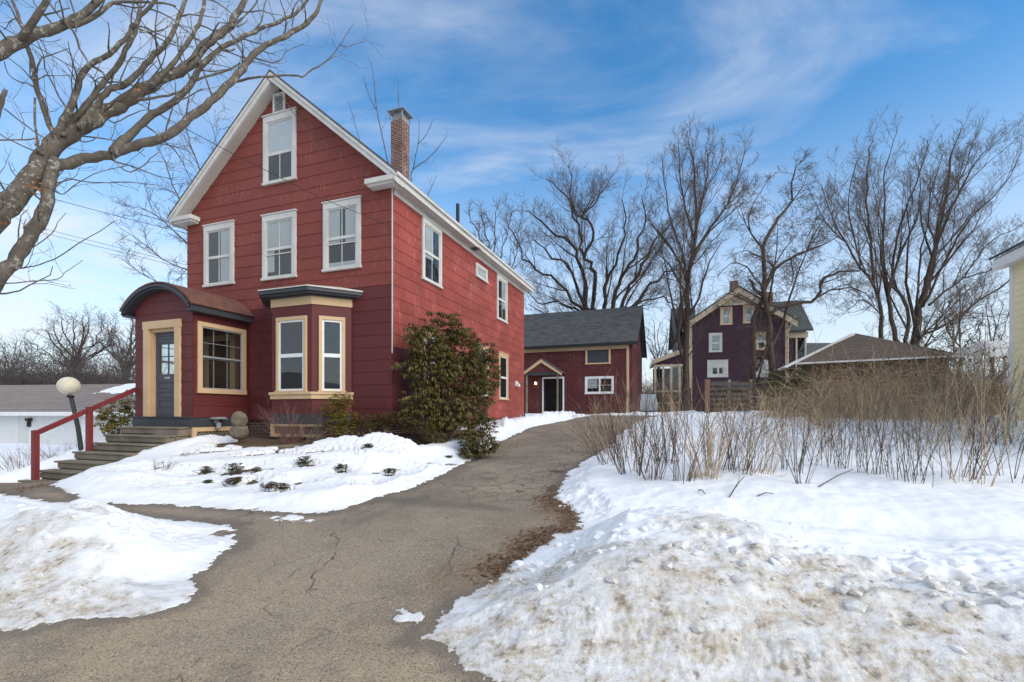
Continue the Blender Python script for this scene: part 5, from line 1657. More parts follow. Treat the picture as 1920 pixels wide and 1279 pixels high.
# ---- the big maple reaching in from the left
mg = Grower(21, .0021)
CF_MAPLE = dict(per_m=True, num=[2.3, 2.6, 2.6], ang=[48, 46, 42], up=[.12, .05, .0], len=[.85, .42, .22], rad=[.012, .0045, .003], seg=[6, 5, 3], wig=.20, trop=.015, t0=.12, tipshort=.25)
LIMBS = [
    # points, width at the foot, at the tip, depth at foot, at tip, twigs
    ([(-60, 610), (0, 517), (24, 492), (56, 444), (80, 400), (93, 359), (95, 325), (105, 300)], 27, 22, 5.0, 5.3, 1),
    ([(-90, 500), (0, 401), (36, 360), (70, 318), (94, 282), (131, 249), (178, 224), (223, 198), (258, 175), (300, 151), (356, 121), (377, 94), (413, 62), (438, 37), (460, 0), (475, -45)], 44, 8, 5.0, 6.2, 1),
    ([(92, 318), (115, 309), (145, 302), (206, 289), (242, 277), (315, 253), (347, 230), (394, 192), (431, 155), (460, 119), (481, 96), (511, 80), (546, 61), (577, 42), (596, 20), (606, -6), (616, -40)], 24, 5, 5.3, 6.3, 1),
    ([(212, 284), (232, 262), (246, 252), (277, 222), (328, 188), (361, 153), (377, 122), (417, 89), (450, 74), (478, 59), (518, 42), (553, 26), (577, 0), (588, -25)], 17, 4, 5.45, 6.4, 1),
    ([(104, 262), (114, 238), (131, 202), (150, 150), (169, 123), (202, 101), (235, 72), (255, 40), (290, 5), (302, -20)], 15, 5, 5.3, 5.0, 1),
    ([(118, 252), (128, 234), (160, 199), (197, 150), (225, 117), (247, 72), (256, 50), (262, 18), (266, -30)], 12, 7, 5.3, 5.6, 1),
    ([(150, 238), (163, 222), (204, 168), (226, 163), (247, 149), (281, 112), (312, 80), (323, 62), (340, 19), (352, -30)], 14, 7, 5.35, 5.8, 1),
    ([(284, 160), (305, 138), (324, 119), (347, 86), (368, 54), (380, 28), (384, -24)], 10, 6, 5.6, 5.9, 1),
    ([(108, 262), (97, 243), (82, 206), (70, 169), (63, 127), (54, 94), (47, 82)], 11, 8, 5.3, 5.1, 1),
    ([(-40, 118), (0, 97), (38, 76), (70, 62), (101, 53), (141, 37), (174, 12), (205, -25)], 28, 11, 4.7, 5.2, 1),
    ([(96, 55), (141, 45), (176, 33), (199, 13), (213, 5), (253, 3), (305, 5), (330, 12)], 12, 3, 5.0, 5.4, 1),
    ([(42, 72), (55, 50), (70, 26), (88, 0), (97, -25)], 14, 9, 4.8, 4.7, 1),
    ([(48, 72), (42, 54), (33, 26), (20, -8)], 7, 5, 4.8, 4.9, 1),
    ([(85, -6), (113, 33), (138, 59), (150, 91), (169, 122), (192, 136), (199, 152)], 3.4, 4.4, 4.9, 5.3, .5),
    ([(131, -5), (138, 20), (141, 32), (143, 60)], 3, 2.6, 5.0, 5.0, .5),
    ([(-14, 232), (0, 203), (6, 183), (11, 168)], 10, 7, 4.4, 4.4, 0),
    ([(441, 153), (478, 145), (511, 143), (549, 140), (565, 145), (577, 136), (605, 120), (624, 101), (638, 82), (652, 61), (664, 44)], 5, 1.2, 6.0, 6.5, .5),
    ([(637, 83), (652, 88), (668, 81), (686, 77)], 2, .8, 6.3, 6.4, .3),
    ([(210, 286), (223, 311), (245, 323), (267, 311), (282, 298), (298, 285)], 3.2, 1.6, 5.45, 5.5, 1),
    ([(101, 353), (126, 334), (150, 339), (206, 343), (256, 343), (300, 348)], 3, 1.2, 5.2, 5.6, 1),
    ([(101, 356), (112, 364), (126, 358), (150, 340), (190, 322), (240, 310)], 3, 1.2, 5.2, 5.5, 1),
    ([(26, 500), (44, 504), (102, 486), (145, 458), (184, 434), (216, 414)], 3.2, 1.4, 5.05, 5.3, .5),
    ([(-30, 536), (48, 529), (107, 524), (121, 512), (155, 488)], 2.8, 1, 5.0, 5.2, .7),
    ([(44, 470), (60, 466), (97, 437), (109, 417), (124, 399)], 2.8, 1, 5.1, 5.2, .6),
    ([(80, 290), (72, 281), (66, 235), (66, 183)], 5.5, 3.4, 5.2, 5.1, .7),
    ([(-20, 262), (30, 263), (66, 260)], 3.6, 2.4, 4.9, 5.1, .5),
    ([(300, 205), (345, 185), (362, 176), (380, 166)], 3, 2, 5.6, 5.8, .6),
    ([(258, 188), (300, 182), (340, 170), (362, 152)], 4.5, 3.5, 5.5, 5.7, .6),
    ([(362, 152), (395, 140), (430, 130), (450, 118)], 5, 3, 5.8, 6.0, .6),
    ([(474, 108), (490, 112), (510, 117), (528, 112), (535, 98), (550, 90), (570, 82)], 3, 1, 6.0, 6.3, .7),
    ([(407, 80), (425, 94), (440, 92)], 4, 3, 5.9, 6.0, .5),
    ([(430, 60), (445, 85), (458, 108), (470, 118)], 3, 3.5, 5.9, 6.0, .5),
    ([(262, 60), (285, 60), (310, 54), (322, 42)], 3.5, 2.2, 5.3, 5.6, .6),
    ([(222, 163), (228, 145), (238, 120), (250, 108), (275, 112), (295, 128)], 3, 1.3, 5.4, 5.5, .5),
    ([(200, 222), (215, 229), (240, 218), (262, 208), (280, 206)], 3, 1.4, 5.4, 5.5, .8),
    ([(140, 262), (160, 266), (182, 258), (184, 250)], 2.4, 1.4, 5.3, 5.4, .8),
    ([(66, 165), (50, 155), (32, 152), (15, 138), (8, 115)], 3, 1.4, 5.1, 5.0, .8),
    ([(62, 152), (48, 135), (30, 118), (10, 106)], 3, 1.4, 5.1, 5.0, .8),
    ([(70, 150), (85, 142), (115, 141), (145, 144)], 2.8, 1, 5.1, 5.2, .6),
    ([(8, 204), (35, 225), (68, 250), (90, 262)], 2.6, 2, 4.6, 5.2, .6),
    ([(430, 60), (448, 40), (470, 20), (488, -10)], 3.5, 2.5, 6.0, 6.1, .8),
    ([(552, 60), (548, 48), (550, 35), (560, 10)], 3.5, 1.5, 6.2, 6.2, .8),
    ([(470, 62), (490, 42), (494, 20), (500, -10)], 3.0, 1.8, 6.1, 6.1, .8),
    ([(-70, 420), (-30, 400), (0, 392)], 4, 3, 4.8, 4.9, .5),
    ([(40, 460), (46, 440), (44, 425), (50, 410)], 2.4, 1.2, 5.1, 5.1, .8),
]
for pts, w0, w1, d0, d1, tw in LIMBS:
    m = len(pts); q = []; rd = []
    for i, (x, y) in enumerate(pts):
        t = i / (m - 1); dd = d0 + (d1 - d0) * t
        q.append(P(x, y, dd)); rd.append(.92 * (w0 + (w1 - w0) * t ** .8) * dd / FPX / 2)
    cf = dict(CF_MAPLE); cf['num'] = [2.6 * tw, 2.2, 2.0]
    mg.main(q, rd, 0, cf if tw else None, step=.07, sides=10 if w0 > 8 else 6, jit=.0016 + .0009 * w0 ** .5, nub=.07)
# the trunk that carries the two heavy limbs, left of the picture
tb = P(-260, 774, 4.9); tg = float(base_xy(tb.x, tb.y))
mg.main([Vector((tb.x - .1, tb.y, tg - .2)), Vector((tb.x - .05, tb.y, tg + .5)), P(-230, 700, 4.9), P(-160, 590, 4.95), P(-90, 500, 5.0)], [.30, .24, .2, .16, .118], 0, None, step=.15, sides=14, jit=.004, nub=.05)
mg.main([P(-215, 720, 4.9), P(-140, 690, 4.95), P(-60, 610, 5.0)], [.13, .10, .08], 0, None, step=.1, sides=10, jit=.004, nub=.05)
mg.main([P(-228, 690, 4.9), P(-240, 480, 4.7), P(-190, 260, 4.6), P(-90, 150, 4.65), P(-40, 118, 4.7)], [.17, .15, .12, .09, .076], 0, None, step=.1, sides=10, jit=.004, nub=.05)
mg.main([P(-240, 480, 4.7), P(-120, 360, 4.5), P(-14, 232, 4.4)], [.06, .04, .024], 0, None, step=.1, sides=8, jit=.004)
mg.main([P(-160, 590, 4.95), P(-70, 420, 4.8)], [.04, .012], 0, None, step=.1, sides=6, jit=.003)
mg.main([P(-110, 370, 4.5), P(-60, 300, 4.7), P(-20, 262, 4.9)], [.03, .015, .01], 0, None, step=.1, sides=6, jit=.003)
mt = tag(empty('maple_tree', (tb.x, tb.y, tg)), 'big lichened bare maple whose limbs reach across the upper left sky', 'tree')
mt.location = (0, 0, 0)
mg.build(mt, M_BARKMAPLE)
# a few dead orange leaves still hanging on
def leaf_quads(spots, rg, size):
    V = []; Q = []; A = []
    for c in spots:
        for _ in range(1):
            d = Vector((rg.gauss(0, 1), rg.gauss(0, 1), rg.gauss(0, 1) - .6)).normalized(); s_ = d.cross(Vector((rg.gauss(0, 1), rg.gauss(0, 1), rg.gauss(0, 1)))).normalized()
            L = size * rg.uniform(.6, 1.2); b = len(V); n_ = d.cross(s_) * L * .18
            V += [c, c + d * L * .5 + s_ * L * .3 + n_, c + d * L, c + d * L * .5 - s_ * L * .3 + n_]
            Q.append((b, b + 1, b + 2, b + 3)); A += [rg.random()] * 4
    return V, Q, A
rg = random.Random(8)
sp = []
for (x, y, d, k, r) in ((66, 352, 5.2, 16, .045), (70, 262, 5.1, 5, .02), (258, 164, 5.4, 4, .015), (2, 415, 5.0, 5, .02), (200, 218, 5.4, 3, .01)):
    c = P(x, y, d - .1)
    sp += [c + Vector((rg.gauss(0, r), rg.gauss(0, r), rg.gauss(0, r))) for _ in range(k)]
V, Q, A = leaf_quads(sp, rg, .045)
tag(link('dead_leaves', np_mesh('dead_leaves', [tuple(v) for v in V], quads=Q, attrs=dict(rnd=A)), M_ORANGELEAF, mt), kind='stuff')

# ---- bare trees behind the houses
CF_FAR = dict(per_m=True, num=[1.5, 4.5, 4.5], ang=[46, 44, 42], up=[.25, .12, .05], len=[2.3, 1.15, .6], rad=[.04, .018, .011], seg=[6, 5, 3], wig=.17, trop=.05, t0=.12, tipshort=.3)
def cfg(**k):
    c = dict(CF_FAR); c.update(k); return c

BARN_L = [
    ([(1125, 600), (1100, 590), (1074, 560), (1045, 532), (1018, 512), (995, 495), (976, 475), (970, 452), (952, 425)], 9, 2),
    ([(1122, 600), (1095, 578), (1080, 533), (1064, 495), (1039, 480), (1018, 462), (1000, 450)], 10, 2),
    ([(1124, 600), (1101, 578), (1098, 526), (1086, 486), (1070, 457), (1026, 430), (1006, 407), (985, 395)], 12, 2.2),
    ([(1128, 600), (1111, 578), (1117, 526), (1111, 501), (1095, 485), (1086, 463), (1083, 423), (1067, 376), (1045, 352), (1023, 335)], 12, 2),
    ([(1095, 485), (1108, 445), (1111, 420), (1089, 404), (1072, 385), (1070, 330), (1066, 308)], 8, 1.5),
    ([(1091, 405), (1110, 385), (1133, 351), (1150, 326)], 5, 1.2),
    ([(1134, 600), (1133, 575), (1136, 526), (1151, 495), (1170, 457), (1173, 408), (1166, 374)], 11, 2),
    ([(1140, 602), (1151, 575), (1164, 520), (1189, 485), (1195, 448), (1211, 413), (1203, 366)], 12, 2),
    ([(1145, 604), (1167, 575), (1183, 533), (1211, 488), (1226, 451), (1258, 419), (1275, 395)], 11, 2),
    ([(1148, 606), (1186, 575), (1211, 542), (1233, 523), (1258, 505), (1285, 491)], 10, 2.5),
    ([(1150, 606), (1189, 577), (1211, 564), (1242, 557), (1267, 572), (1280, 592)], 6, 2),
    ([(1120, 600), (1080, 580), (1046, 566), (1020, 572), (1000, 560), (985, 540)], 6, 2),
    ([(1119, 600), (1060, 590), (1020, 585), (990, 570)], 5, 1.5),
]
traced('bare_tree', 'broad many limbed bare tree rising behind the barn roof', 38, BARN_L, cfg(num=[1.5, 6, 5], ang=[42, 42, 40], len=[2.6, 1.3, .65], rad=[.022,.011,.008], sis=3, wig=.15), 31, M_BARKDARK, None, .008, 3.0, (1132, 606, 46), .09)

SMALL_L = [([(930, 620), (926, 520), (915, 455), (905, 415), (900, 395)], 6, 1.2), ([(927, 540), (940, 480), (952, 430), (960, 400)], 4, 1.2), ([(926, 520), (900, 450), (885, 415), (878, 395)], 4, 1.2), ([(928, 560), (960, 500), (972, 450), (978, 410)], 4, 1.2), ([(926, 500), (930, 440), (930, 400), (935, 392)], 4, 1.2)]
traced('bare_tree', 'slim bare tree showing over the eave beside the vent pipe', 48, SMALL_L, cfg(num=[1.5, 4.5, 4], len=[2.4, 1.3, .7]), 32, M_BARKGREY, None, .014, 1.5, (930, 640, 9), .08)

T5 = [
    ([(1286, 730), (1286, 700), (1288, 595), (1291, 520), (1301, 464), (1306, 408), (1303, 351), (1299, 295), (1290, 262)], 17, 1.5),
    ([(1289, 530), (1276, 464), (1258, 415), (1246, 340), (1241, 290)], 6, 1),
    ([(1301, 475), (1333, 426), (1366, 378), (1389, 314), (1397, 274)], 7, 1.2),
    ([(1290, 545), (1269, 483), (1231, 430), (1214, 410)], 5, 1),
    ([(1289, 560), (1262, 510), (1242, 483), (1222, 462)], 4.5, 1),
    ([(1288, 600), (1310, 558), (1325, 505), (1337, 480), (1352, 455)], 6, 1.4),
    ([(1295, 500), (1321, 445), (1370, 400), (1416, 362)], 6, 1),
    ([(1283, 680), (1272, 633), (1276, 573), (1286, 540)], 7, 5),
    ([(1303, 450), (1280, 372), (1274, 300), (1273, 256)], 5, 1),
    ([(1306, 415), (1329, 314), (1321, 272)], 4, 1),
    ([(1306, 430), (1320, 370), (1345, 320), (1352, 296)], 4, 1),
]
traced('bare_tree', 'straight trunked bare tree standing left of the plum house gable', 29, T5, cfg(num=[1.6, 5.5, 4.5], ang=[34, 36, 38], up=[.35, .2, .05], len=[2.0, .95, .5], rad=[.016, .008, .006], sis=3, wig=.11), 33, M_BARKBROWN, None, .008, 1.6, (1286, 728, 18), .03)

T6 = [
    ([(1447, 740), (1447, 697), (1444, 636), (1442, 591), (1431, 552), (1434, 520), (1430, 464), (1447, 430), (1460, 408), (1486, 377), (1483, 344), (1494, 314), (1514, 294)], 17, 1.5),
    ([(1413, 740), (1413, 700), (1411, 636), (1413, 600), (1424, 575), (1432, 552)], 13, 10),
    ([(1430, 548), (1453, 505), (1483, 483), (1513, 470), (1543, 459), (1578, 440)], 10, 2),
    ([(1430, 466), (1408, 438), (1404, 408), (1415, 378), (1445, 329)], 5, 1.1),
    ([(1442, 590), (1460, 577), (1483, 573), (1520, 565), (1539, 547), (1537, 531), (1558, 516), (1588, 509), (1612, 508)], 10, 4),
    ([(1528, 560), (1558, 543), (1595, 539), (1625, 552), (1640, 575)], 5, 1.5),
    ([(1418, 695), (1433, 663), (1440, 640)], 7, 5),
    ([(1431, 556), (1415, 541), (1405, 524)], 8, 5),
    ([(1486, 377), (1505, 350), (1512, 330)], 3, 1),
    ([(1513, 470), (1530, 430), (1555, 400), (1570, 392)], 3.5, 1),
    ([(1483, 483), (1488, 515), (1478, 545)], 3, 1), ([(1453, 505), (1440, 490), (1400, 470), (1380, 478)], 4, 1),
    ([(1420, 575), (1390, 560), (1360, 550), (1340, 565)], 4, 1.2), ([(1432, 540), (1400, 500), (1370, 495), (1345, 520)], 4, 1.2),
]
traced('bare_tree', 'gnarled bare tree with a long level limb in front of the plum house', 27, T6, cfg(num=[2.2, 5.5, 4.5], ang=[58, 52, 48], up=[.0, -.05, -.05], len=[1.5, .85, .45], rad=[.018, .009, .006], wig=.26, trop=-.005, sis=2), 34, M_BARKBROWN, None, .008, 1.2, (1430, 740, 14), .03)

T7 = [
    ([(1690, 662), (1656, 650), (1652, 637), (1652, 580), (1640, 539), (1614, 498), (1584, 453), (1558, 400), (1540, 345)], 16, 1.4),
    ([(1637, 530), (1633, 445), (1625, 370), (1629, 295), (1640, 248)], 9, 1.2),
    ([(1700, 660), (1682, 637), (1670, 577), (1663, 539), (1652, 483), (1659, 408), (1659, 333), (1683, 240)], 16, 1.2),
    ([(1705, 660), (1700, 640), (1700, 577), (1674, 520), (1682, 445), (1700, 389), (1734, 295), (1739, 262)], 13, 1.2),
    ([(1712, 662), (1719, 640), (1723, 577), (1745, 513), (1753, 464), (1775, 370), (1783, 295), (1802, 240)], 26, 1.3),
    ([(1735, 530), (1768, 430), (1805, 351), (1835, 295), (1893, 248)], 10, 1.2),
    ([(1730, 575), (1742, 556), (1775, 483), (1820, 408), (1877, 351), (1915, 286)], 9, 1.2),
    ([(1742, 572), (1753, 562), (1805, 520), (1858, 453), (1924, 420)], 8, 1.5),
    ([(1720, 645), (1734, 628), (1775, 607), (1835, 565), (1894, 526), (1930, 500)], 10, 3),
    ([(1722, 630), (1738, 618), (1820, 595), (1905, 592)], 5, 1.2),
    ([(1722, 575), (1719, 555), (1727, 464), (1742, 415), (1753, 330)], 8, 1.2),
    ([(1720, 660), (1740, 640), (1760, 600), (1790, 560), (1840, 530)], 6, 1.4),
    ([(1665, 545), (1690, 470), (1715, 420), (1725, 350), (1715, 290)], 6, 1.2),
    ([(1614, 498), (1600, 440), (1590, 380), (1600, 320), (1612, 290)], 5, 1.1),
    ([(1584, 453), (1550, 420), (1530, 385), (1522, 360)], 4, 1.1),
    ([(1652, 590), (1620, 560), (1600, 570), (1580, 590)], 4, 1.1),
    ([(1753, 464), (1740, 400), (1750, 340), (1768, 290)], 5, 1.1),
    ([(1775, 370), (1810, 320), (1822, 270), (1835, 245)], 5, 1.1),
    ([(1805, 520), (1850, 510), (1890, 485), (1925, 470)], 5, 1.4),
]
traced('bare_tree', 'huge spreading multi trunked bare tree behind the brown garage', 29, T7, cfg(num=[1.6, 5.5, 4.5], ang=[36, 40, 40], up=[.25, .12, .05], len=[2.1, .95, .5], rad=[.015, .008, .006], trop=.05, sis=4, wig=.10), 35, M_BARKBROWN, None, .006, 2.6, (1705, 662, 46), .04, scale_w=.66)

# tree behind the red house
T2 = [
    ([(470, 640), (430, 580), (390, 530), (351, 507), (303, 485), (267, 456), (225, 428)], 6, 1),
    ([(470, 600), (400, 500), (351, 458), (318, 425), (285, 398), (262, 390)], 6, 1),
    ([(470, 560), (400, 450), (352, 395), (325, 350), (310, 305), (300, 285)], 6, 1),
    ([(470, 560), (420, 420), (375, 320), (350, 250), (335, 195)], 5, 1),
    ([(460, 620), (400, 560), (351, 545), (300, 530), (262, 512), (232, 488)], 5, 1),
    ([(470, 620), (400, 470), (352, 432), (300, 412), (250, 395)], 5, 1),
    ([(480, 560), (440, 400), (410, 290), (395, 230)], 5, 1),
    ([(460, 610), (380, 580), (320, 575), (280, 570)], 4, 1),
]
traced('bare_tree', 'bare tree behind the left gable edge of the red house, branches drooping left', 20.5, T2, cfg(num=[2.6, 4.5, 4], ang=[42, 40, 38], up=[.12, .05, .0], len=[1.3, .7, .38], rad=[.018, .009, .006], wig=.12, trop=.02), 36, M_BARKGREY, None, .006, 1.0, (470, 640, 14), .02)
T2b = [
    ([(745, 420), (735, 340), (725, 293), (707, 210), (702, 160), (696, 116)], 4.5, 1),
    ([(706, 206), (690, 176), (681, 140)], 2.4, .9),
    ([(760, 420), (770, 340), (774, 317), (802, 299), (825, 272), (838, 255)], 3.4, 1),
    ([(774, 318), (780, 290), (786, 258), (786, 222)], 2.8, .9),
    ([(783, 270), (800, 252), (812, 224)], 2, .8),
    ([(745, 380), (748, 250), (748, 200), (747, 152)], 3, .8),
    ([(785, 420), (805, 360), (820, 327)], 2.4, .8),
    ([(720, 420), (665, 230), (655, 200)], 2, .7),
]
traced('bare_tree', 'sparse bare tree whose top twigs stand behind the brick chimney', 22, T2b, cfg(num=[1.3, 1.6, 1.5], ang=[44, 40, 38], up=[.3, .1, .0], len=[.6, .35, .22], rad=[.008, .006, .005], wig=.1, trop=.05), 37, M_BARKGREY, None, .005, .6, (750, 420, 8), .01)

# trees far off at the left
def fan(cx, by, top, half, d, seed, label, k=9, w=7, mat=None, name='bare_tree', **kw):
    rg = random.Random(seed); L = []
    H = by - top
    for i in range(k):
        a = -1 + 2 * (i + .5) / k + rg.uniform(-.1, .1)
        hh = H * (1 - .45 * abs(a) ** 1.6) * rg.uniform(.85, 1.05)
        pts = [(cx, by), (cx + a * half * .12, by - hh * .25), (cx + a * half * .5 + rg.uniform(-5, 5), by - hh * .55), (cx + a * half * .85 + rg.uniform(-5, 5), by - hh * .8), (cx + a * half, by - hh)]
        L.append((pts, w * rg.uniform(.6, 1), 1.2))
    return traced(name, label, d, L, cfg(**kw), seed, mat or M_BARKGREY, None, .010, 2.5, (cx, by, w * 1.5), .1)
fan(143, 708, 592, 84, 42, 51, 'round topped bare tree above the left garage roof', 10, 7, M_BARKBROWN, num=[1.9, 4.5, 4], ang=[50, 46, 44], wig=.2, len=[2.0, 1.1, .6])
fan(238, 712, 575, 70, 40, 52, 'taller bare tree above the garage roof close to the porch', 9, 7, M_BARKGREY, num=[1.9, 4.5, 4], ang=[46, 44, 42], len=[2.0, 1.1, .6])
fan(20, 740, 640, 60, 60, 53, 'hazy bare tree at the left edge of the picture', 8, 6, M_BARKGREY, num=[1.2, 4, 4], len=[2.6, 1.5, .9])
# slender trees between the big tree and the yellow house
fan(1798, 690, 520, 50, 24, 54, 'thin dark bare tree right of the huge tree', 6, 5, M_BARKBROWN, num=[1.4, 3.5, 3], len=[1.2, .7, .4], rad=[.018, .01, .007])
fan(1862, 690, 545, 40, 26, 55, 'thin bare tree close to the yellow house wall', 5, 4, M_BARKBROWN, num=[1.4, 3.5, 3], len=[1.2, .7, .4], rad=[.018, .01, .007])
fan(1235, 690, 600, 40, 52, 56, 'low bare tree between barn and plum house', 7, 4, M_BARKGREY, num=[1.2, 3.5, 3.5], len=[1.8, 1, .6])
# a leafless evergreen top between the houses
ev = P(1523, 655, 70)

# ------------------------------------------------------------------ far brush (too dense to count)
def brush(name, spots, n_, seed, mat, h, kids=2, lean=.5, r=.007, minr=.003, arch_=.0):
    """a thicket: curved twigs from the spots (x, y)"""
    rg = random.Random(seed); t = Tubes()
    xs_ = [];
    for i in range(n_):
        x, y = spots(rg); xs_.append((x, y))
    zs = base_xy(np.array([p[0] for p in xs_]), np.array([p[1] for p in xs_]))
    for (x, y), z in zip(xs_, zs):
        H = h(rg, x, y)
        d = Vector((rg.gauss(0, lean), rg.gauss(0, lean), 1)).normalized()
        p = Vector((x, y, float(z))); q = [p]
        rr = r * rg.uniform(.6, 1.2)
        for k in range(4):
            d = (d + Vector((rg.gauss(0, .16), rg.gauss(0, .16), -arch_ * (k / 3)))).normalized()
            p = p + d * H / 4; q.append(p)
        t.add(q, [rr, rr * .85, rr * .7, rr * .5, max(minr, rr * .3)], 3)
        for k in range(kids):
            f = rg.uniform(.6, 3.7); j = int(f)
            s_ = q[j].lerp(q[j + 1], f - j)
            e = Vector((rg.gauss(0, .7), rg.gauss(0, .7), rg.uniform(.0, .9))).normalized()
            L = H * rg.uniform(.15, .42)
            m_ = s_ + e * L * .5 + Vector((rg.gauss(0, .03), rg.gauss(0, .03), rg.gauss(0, .03)))
            t.add([s_, m_, s_ + e * L + Vector((0, 0, -.1 * L))], [rr * .55, rr * .45, minr], 3)
    return tag(t.build(name, mat), kind='stuff')


def wspot(px0, px1, d0, d1):
    def f(rg):
        d = rg.uniform(d0, d1); px = rg.uniform(px0, px1)
        return (px - CXP) / FPX * d, d
    return f
def thick(r, x, y):
    px = x / y * FPX + CXP
    return r.uniform(.7, 2.5) * (.5 + .6 * min(1, max(0, (px - 1430) / 130))) * (1 + .35 * math.sin(px * .045) * math.sin(px * .017 + 1))
def wavy(px0, px1, d0, d1, amp):
    def f(rg):
        px = rg.uniform(px0, px1); e = amp * (math.sin(px * .031) + .7 * math.sin(px * .083 + 2) + .5 * math.sin(px * .19))
        d = d0 + e + (d1 - d0) * rg.random() ** 1.5
        return (px - CXP) / FPX * d, d
    return f
brush('brush_thicket', wavy(1440, 1905, 14.2, 18.5, 1.0), 560, 61, M_TWIGTAN, thick, 6, .9, .009, .0035, .6)
brush('brush_thicket', wavy(1450, 1905, 14.6, 18.5, 1.0), 200, 67, M_TWIG, thick, 5, .8, .010, .004, .5)
brush('brush_thicket', wavy(1440, 1905, 13.6, 17, 1.1), 360, 68, M_DRYSTALK, thick, 3, .5, .008, .004, .25)
brush('brush_thicket', wavy(1480, 1890, 12.4, 14.8, .9), 420, 62, M_TWIGTAN, lambda r, x, y: r.uniform(.3, 1.0), 5, .9, .008, .004, .6)
brush('dry_weeds', wavy(1400, 1915, 8.6, 13.5, .4), 220, 69, M_DRYSTALK, lambda r, x, y: r.uniform(.5, 1.5), 2, .16, .0055, .0025, .12)
brush('dry_weeds', wavy(1620, 1915, 7.6, 13.0, .3), 170, 70, M_SAPLING, lambda r, x, y: r.uniform(.7, 2.1), 2, .14, .006, .0025, .08)
brush('far_brush', wspot(-120, 260, 30, 40), 1500, 63, M_BARKGREY, lambda r, x, y: r.uniform(4.0, 7.0), 5, .35, .022, .010)
brush('far_brush', wspot(1190, 1290, 38, 50), 500, 64, M_TWIG, lambda r, x, y: r.uniform(1.5, 3.6), 4, .3, .016, .008)
brush('far_brush', wspot(1490, 1960, 34, 46), 700, 65, M_BARKGREY, lambda r, x, y: r.uniform(2.0, 5.5), 4, .3, .02, .009)
brush('far_woods', wspot(-300, 2200, 120, 170), 2600, 66, M_BARKGREY, lambda r, x, y: r.uniform(5, 11), 4, .18, .07, .04)

# ------------------------------------------------------------------ shrubs of bare stems standing in the snow
def stem_shrub(px, py, n_, h, spreadw, lean, seed, label, mat=None, group='bare shrubs standing in the right hand snow field', r=.0055, d=None, kidn=3, cat='shrub', name='bare_shrub', curve=.10, bias=(0, 0)):
    rg = random.Random(seed)
    c = ground_hit(px, py) if d is None else P(px, py, d)
    if d is not None: c.z = top_z(c.x, c.y)
    t = Tubes()
    for i in range(n_):
        a = rg.uniform(0, 2 * math.pi); ro = spreadw * math.sqrt(rg.random())
        p = Vector((c.x + ro * math.cos(a), c.y + ro * math.sin(a) * 1.2, c.z - .08))
        dv = Vector((math.cos(a) * lean * rg.uniform(.2, 1.3) + rg.gauss(0, .10) + bias[0], math.sin(a) * lean * rg.uniform(.2, 1.3) + rg.gauss(0, .10) + bias[1], 1)).normalized()
        H = h * rg.uniform(.45, 1.12); rr = r * rg.uniform(.55, 1.25)
        q = [p]; m = 5
        for k in range(m):
            dv = (dv + Vector((rg.gauss(0, curve), rg.gauss(0, curve), rg.uniform(-.02, .07)))).normalized()
            p = p + dv * H / m; q.append(p)
        t.add(q, [rr * (1 - .72 * k / m) for k in range(m + 1)], 4)
        for k in range(kidn):
            f = rg.uniform(1.2, 4.8); j = int(f); s_ = q[j].lerp(q[j + 1], f - j)
            T = (q[j + 1] - q[j]).normalized()
            e = (T + Vector((rg.gauss(0, .55), rg.gauss(0, .55), rg.uniform(0, .35)))).normalized()
            L = H * rg.uniform(.12, .4)
            t.add([s_, s_ + e * L * .5 + Vector((rg.gauss(0, .02), rg.gauss(0, .02), .01)), s_ + e * L], [rr * .5, rr * .4, rr * .22], 3)
    o = tag(empty(name, c), label, cat, group)
    b = t.build('stem', mat or M_TWIG, o)
    b.name = 'stem'
    for v in [b]:
        b.matrix_parent_inverse = Matrix.Translation(-c)
    return o


